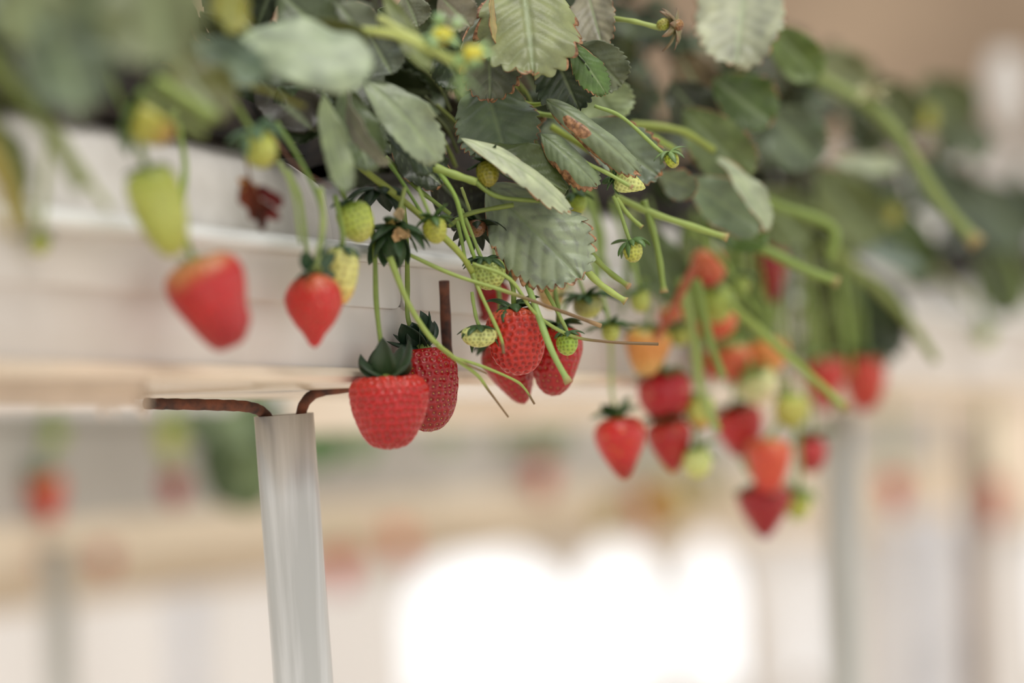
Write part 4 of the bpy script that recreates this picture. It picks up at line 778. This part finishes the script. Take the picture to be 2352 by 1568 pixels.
# ------------------------------------------------------------------ post and bracket
def post(px0, py0, z, px1, py1, r, label, m, group='support posts of the gutters', h0=None, seg=40):
    T = P(px0, py0, z); B_ = P(px1, py1, z); d = nrm(B_-T); k = (T[2]-0.0)/(-d[2]); base = T+d*k
    th = thing('support_post', label, 'post', base, group); n = 30
    def ring(p, rr, axd):
        a = nrm(np.cross(axd, [0, 1, 0])); b = np.cross(axd, a)
        return [p+rr*(math.cos(2*math.pi*i/seg)*a+math.sin(2*math.pi*i/seg)*b) for i in range(seg)]
    V = []
    for i in range(n): V += ring(base+(T-base)*i/(n-1), r*(1+.002*math.sin(i*3)), d)
    V += ring(T, r*.86, d); V += ring(T+d*.06, r*.86, d)
    F = grid_faces(n+2, seg, True)+[tuple(range(seg))]
    mk('tube', V, F, m, th)
    V, F = [], []
    a = np.array(base)
    for rr, hz in ((r*2.2, 0), (r*2.2, .006), (r*1.02, .006)): V += [a+np.array([rr*math.cos(2*math.pi*i/seg), rr*math.sin(2*math.pi*i/seg), hz]) for i in range(seg)]
    mk('foot_plate', V, grid_faces(3, seg, True)+[tuple(range(seg))], m, th, smooth=False)
    return th
post(652, 952, 1.17, 697, 1568, pxw(68.5, 1.17), 'weathered silver tube post standing upright left of the ripe pair', M_alu)
br = thing('support_bracket', 'rusty bent steel rod bracket rising out of the silver post', 'bracket', P(652, 950, 1.17))
def rod(pts, r=.0027, name='rod'):
    p3 = spline([P(*q) for q in pts], 40); V, F = tube(p3, np.full(40, r)*(1+.05*np.sin(np.arange(40)*2.1)), 12); return mk(name, V, F, M_rust, br)
rod([(335,927,1.12),(400,928,1.13),(500,930,1.14),(570,934,1.15),(605,948,1.165),(622,975,1.17),(626,1020,1.17)])
rod([(686,1020,1.17),(690,960,1.17),(700,925,1.17),(725,903,1.175),(770,893,1.175),(850,886,1.18),(960,880,1.185),(1012,876,1.185),(1030,850,1.18),(1026,790,1.175),(1020,645,1.17)], .0026, 'upright_rod')
post(1932, 940, 1.90, 1945, 1568, pxw(42, 1.90), 'blurred grey tube post at the right under the far gutter stretch', M_galv)

# ------------------------------------------------------------------ rows behind
def row(name, label, px, py_bot, z, hw, hb, u0, u1, width=.14, board=M_tan, wall=M_grey, dirv=None):
    """a gutter parallel to the near one whose near lower edge passes through the given point"""
    q = P(px, py_bot, z); org = np.array([q[0], q[1], q[2]])
    FF = lambda u, n, h: org+u*U+n*N+h*Z
    th = thing('growing_gutter', label, 'gutter', FF((u0+u1)/2, width/2, 0), 'strawberry gutters')
    V, F = extrude([(0, hb), (0, hb+hw), (-.006, hb+hw), (-.006, hb+hw+.01), (.006, hb+hw+.01), (.01, hb+.01), (width-.01, hb+.01), (width-.006, hb+hw+.01), (width, hb+hw+.01), (width, hb)], u0, u1, FF)
    mk('trough_wall', V, F, wall, th, smooth=False)
    V, F = bx(u0, u1, -.004, width+.004, 0, hb, FF); mk('bottom_board', V, F, board, th, smooth=False)
    return FF
A2 = row('g', 'blurred cream gutter close behind the near one, its end above the silver post', 1100, 978, 1.95, .05, .03, -.15, 2.6, width=.08, board=M_under, wall=M_under)
RB = row('g', 'blurred grey gutter in the second row behind with a tan lower board', 300, 1238, 2.55, .105, .024, -1.3, 3.0)
RC = row('g', 'very blurred pale gutter in the third row behind', 780, 1245, 4.0, .12, .05, -2.0, 3.5, wall=M_white)
RD = row('g', 'faint distant gutter in the row nearest the end wall', 1400, 1235, 5.4, .14, .07, -2.2, 1.4, wall=M_tan)
PB = 'posts of the rows behind'
post(130, 1245, 2.6, 140, 1568, .016, 'blurred grey post at lower left under the second row', M_galv, PB, seg=16)
post(2232, 960, 2.9, 2245, 1568, .014, 'blurred dull post near the right edge of the view', noisy('brown_post', (140,126,114), (176,160,146), 8, .7), PB, seg=16)
post(1795, 1240, 5.6, 1800, 1568, .03, 'faint pinkish grey post left of the blurred grey tube post', M_wall, PB, seg=16)
M_blue = noisy('bluish_post', (186, 187, 192), (212, 212, 216), 6, .6)
post(2080, 1180, 5.8, 2082, 1568, .030, 'faint bluish post right of the blurred grey tube post', M_blue, PB, seg=16)
post(2165, 1180, 6.2, 2167, 1568, .045, 'faint wide bluish post left of the dull post at the right edge', M_blue, PB, seg=16)
post(430, 1230, 5.6, 434, 1568, .035, 'faint pale blue grey post between the lower left post and the silver post', M_blue, PB, seg=16)
# fruit and leaves of the rows behind
bgk = dict(group=BGp)
berry('blurred red and orange strawberry in front of the grey gutter at far left', (100,1085,2.4), (116,1200), 84, 'heart', dict(top=(190,150,70), mid=(206,74,44), tip=(190,30,30), seed=(200,120,70)), stalk=[(105,1030),(115,960),(120,700)], cal=dict(n=8, opening=60, curl=40, length=.6, width=.35, col=(84,112,84)), **bgk)
berry('blurred dark red strawberry in front of the grey gutter left of the post', (398,1085,2.5), (403,1165), 62, 'long', DRED, stalk=[(398,1030),(395,940),(392,900,2.62)], cal=dict(n=8, opening=60, length=.6, col=(110,130,70)), **bgk)
berry('blurred green strawberry above the red and orange one at far left', (125,975,2.4), (130,1030), 50, 'round', DGRN, stalk=[(122,930),(120,900,2.45)], cal=dict(length=.8, col=(100,130,64)), **bgk)
berry('blurred yellow green strawberry above the dark red one left of the post', (388,960,2.5), (394,1060), 64, 'long', GREEN, stalk=[(385,930),(380,900,2.62)], cal=dict(length=.8, col=(110,138,64)), **bgk)
berry('faint brownish red strawberry below the grey gutter at lower left', (118,1262,3.26), (150,1350), 70, 'cone', dict(RED, mid=(186,60,54)), stalk=[(112,1140)], cal=dict(length=.5), **bgk)
berry('faint dull red strawberry right of the lower left brownish red one', (235,1252,3.36), (248,1325), 50, 'cone', dict(RED, mid=(170,60,66)), stalk=[(232,1140)], cal=dict(length=.5), **bgk)
berry('faint pinkish red strawberry right beside the silver post low down', (775,1262,3.92), (790,1362), 72, 'heart', dict(RED, top=(210,110,90), mid=(214,90,80)), stalk=[(772,1220),(768,1140)], cal=dict(length=.5), **bgk)
berry('faint orange pink strawberry above the large bright opening', (912,1205,4.1), (925,1285), 62, 'heart', dict(ORED, mid=(226,130,100)), stalk=[(910,1120)], cal=dict(length=.4), **bgk)
berry('faint pink strawberry at right of the blurred grey tube post', (2050,1085,2.88), (2058,1180), 60, 'cone', dict(RED, mid=(200,90,84)), stalk=[(2046,820)], cal=dict(length=.4), **bgk)
berry('faint brick red strawberry by the dull post at the right edge', (2275,1095,3.24), (2280,1215), 64, 'long', dict(RED, mid=(190,96,72)), stalk=[(2272,840)], cal=dict(length=.4), **bgk)
berry('faint rosy strawberry over the tan gutter below the lone hanging one', (1240,1055,3.38), (1250,1150), 66, 'cone', dict(RED, mid=(204,110,96)), stalk=[(1238,920)], cal=dict(length=.4), **bgk)
berry('faint rosy strawberry below the pale green one of the cluster', (1480,1120,3.68), (1490,1220), 70, 'cone', dict(RED, mid=(206,120,100)), stalk=[(1478,950)], cal=dict(length=.4), **bgk)
p = thing('strawberry_plant', 'strawberry plant of the row behind with dark leaves showing beside the silver post', 'strawberry plant', P(600, 960, 2.35), 'strawberry plants in the rows behind')
for a in [(490,930,2.3,570,1165,190,(58,78,48)), (560,900,2.35,600,1150,170,(64,92,58)), (700,900,2.35,750,1080,120,(96,134,92)), (560,930,2.28,520,1020,120,(120,146,116)), (430,930,2.4,490,1010,90,(96,116,84)), (590,1000,2.3,560,1180,120,(96,120,78)), (640,900,2.4,560,960,100,(130,156,128))]:
    add_leaf(p, P(a[0], a[1], a[2]), P(a[3], a[4], a[2]), pxw(a[5], a[2]), col=a[6], res=(16, 11), roll=random.uniform(-20, 20), bend=-.3)
for a in [(560,900,2.35,590,1060), (700,880,2.35,730,980)]: stem(p, [(a[0],a[1],a[2]),(a[3],a[4],a[2])], 8, c0=(150,164,100))
p = thing('strawberry_plant', 'very blurred strawberry plant seen under the cream gutter at centre', 'strawberry plant', P(1230, 960, 3.0), 'strawberry plants in the rows behind')
for a in [(1160,960,3.0,1200,1010,110,(120,136,100)), (1240,950,3.0,1290,1030,90,(96,128,80)), (980,975,3.1,1060,1010,90,(130,142,112)), (860,980,2.8,800,1050,90,(120,150,112))]:
    add_leaf(p, P(a[0], a[1], a[2]), P(a[3], a[4], a[2]), pxw(a[5], a[2]), col=a[6], res=(16, 11), roll=random.uniform(-20, 20), bend=-.3)
p = thing('strawberry_plant', 'very blurred yellow green plant tufts hanging below the right hand cluster', 'strawberry plant', P(1550, 1100, 3.6), 'strawberry plants in the rows behind')
for a in [(1500,1080,3.6,1560,1210,80,(170,150,76)), (1560,1090,3.6,1520,1230,70,(180,160,84)), (1440,1130,3.8,1380,1230,70,(190,180,120)), (1600,1060,3.5,1640,1150,70,(150,150,90))]:
    add_leaf(p, P(a[0], a[1], a[2]), P(a[3], a[4], a[2]), pxw(a[5], a[2]), col=a[6], res=(16, 11), roll=random.uniform(-20, 20), bend=-.3)

T = P(2322, 120, 3.2); V, F = tube([P(2312, 120, 3.2), P(2308, 190, 3.2), P(2318, 260, 3.2), P(2330, 345, 3.2)], [.018, .027, .027, .008], 16)  # added shape in place of the pale wall behind a leaf gap
o = mk('pale_gap_shape', V, F, M_bag, None); tag(o, 'blurred white shape added for the pale gap at the upper right edge of the view', 'pale shape')
V, F = tube([P(2312, 124, 3.2), P(2305, -300, 3.2)], [.002, .002], 8); o.modifiers.clear()
# ------------------------------------------------------------------ greenhouse shell
def struct(name, V, F, m):
    o = mk(name, V, F, m, None, smooth=False); o['kind'] = 'structure'; return o
struct('floor', [(-9, -2, 0), (9, -2, 0), (9, 9.0, 0), (-9, 9.0, 0), (-9, -2, -.1), (9, -2, -.1), (9, 9, -.1), (-9, 9, -.1)], [(0, 1, 2, 3), (7, 6, 5, 4), (0, 4, 5, 1), (1, 5, 6, 2), (2, 6, 7, 3), (3, 7, 4, 0)], M_ground)
WY = 7.2
def wx(px): return P(px, 1300, WY)[0]*(WY/P(px, 1300, WY)[1])
def wz(py, px=1176): q = P(px, py, WY); return CAM[2]+(q[2]-CAM[2])*WY/q[1]
def wbox(x0, x1, z0, z1, y0=WY, y1=WY+.05):
    return [(x0, y0, z0), (x1, y0, z0), (x1, y1, z0), (x0, y1, z0), (x0, y0, z1), (x1, y0, z1), (x1, y1, z1), (x0, y1, z1)], [(0, 3, 2, 1), (4, 5, 6, 7), (0, 1, 5, 4), (1, 2, 6, 5), (2, 3, 7, 6), (3, 0, 4, 7)]
# end wall: one mesh of panels leaving three bright openings, plus one at right added to lighten the background
V, F = [], []
def addb(b):
    i = len(V); V.extend(b[0]); F.extend([tuple(i+k for k in f) for f in b[1]])
zt = wz(1262); top = wz(215)
ops = [(wx(930), wx(1300)), (wx(1325), wx(1510)), (wx(1570), wx(1690)), (wx(1760), wx(1850)), (wx(2390), wx(2480))]
xs = -9.0
for a, b in ops: addb(wbox(xs, a, 0, zt)); xs = b
addb(wbox(xs, 9, 0, zt)); 
for (a, b) in ops:
    addb(wbox(a, b, 0, wz(1600)))
    for k in range(12):                                  # rounded heads of the openings
        t0, t1 = k/12, (k+1)/12; c = (a+b)/2; hw_ = (b-a)/2
        for sg in (-1, 1):
            x0_ = c+sg*hw_*t0; x1_ = c+sg*hw_*t1; zz_ = zt-(zt-wz(1420))*(1-math.sqrt(max(0, 1-((t0+t1)/2)**2)))
            addb(wbox(min(x0_, x1_), max(x0_, x1_), zz_, zt))
addb(wbox(-9, 9, zt, top)); 
struct('wall_back', V, F, M_wall)
V, F = wbox(-9, 9, zt, wz(1000), WY-.03, WY-.005); struct('trim_1', V, F, M_under)
o = mk('roof_shade_sheet', *wbox(-9, 9, wz(400), 5.0, WY-.1, WY-.06), M_roof_shade, None, smooth=False); tag(o, 'brown sheet standing in for roof shading across the top of the end wall', 'painted shade')  # added sheet, its brown stands in for shading under the roof
bpy.context.view_layer.update()
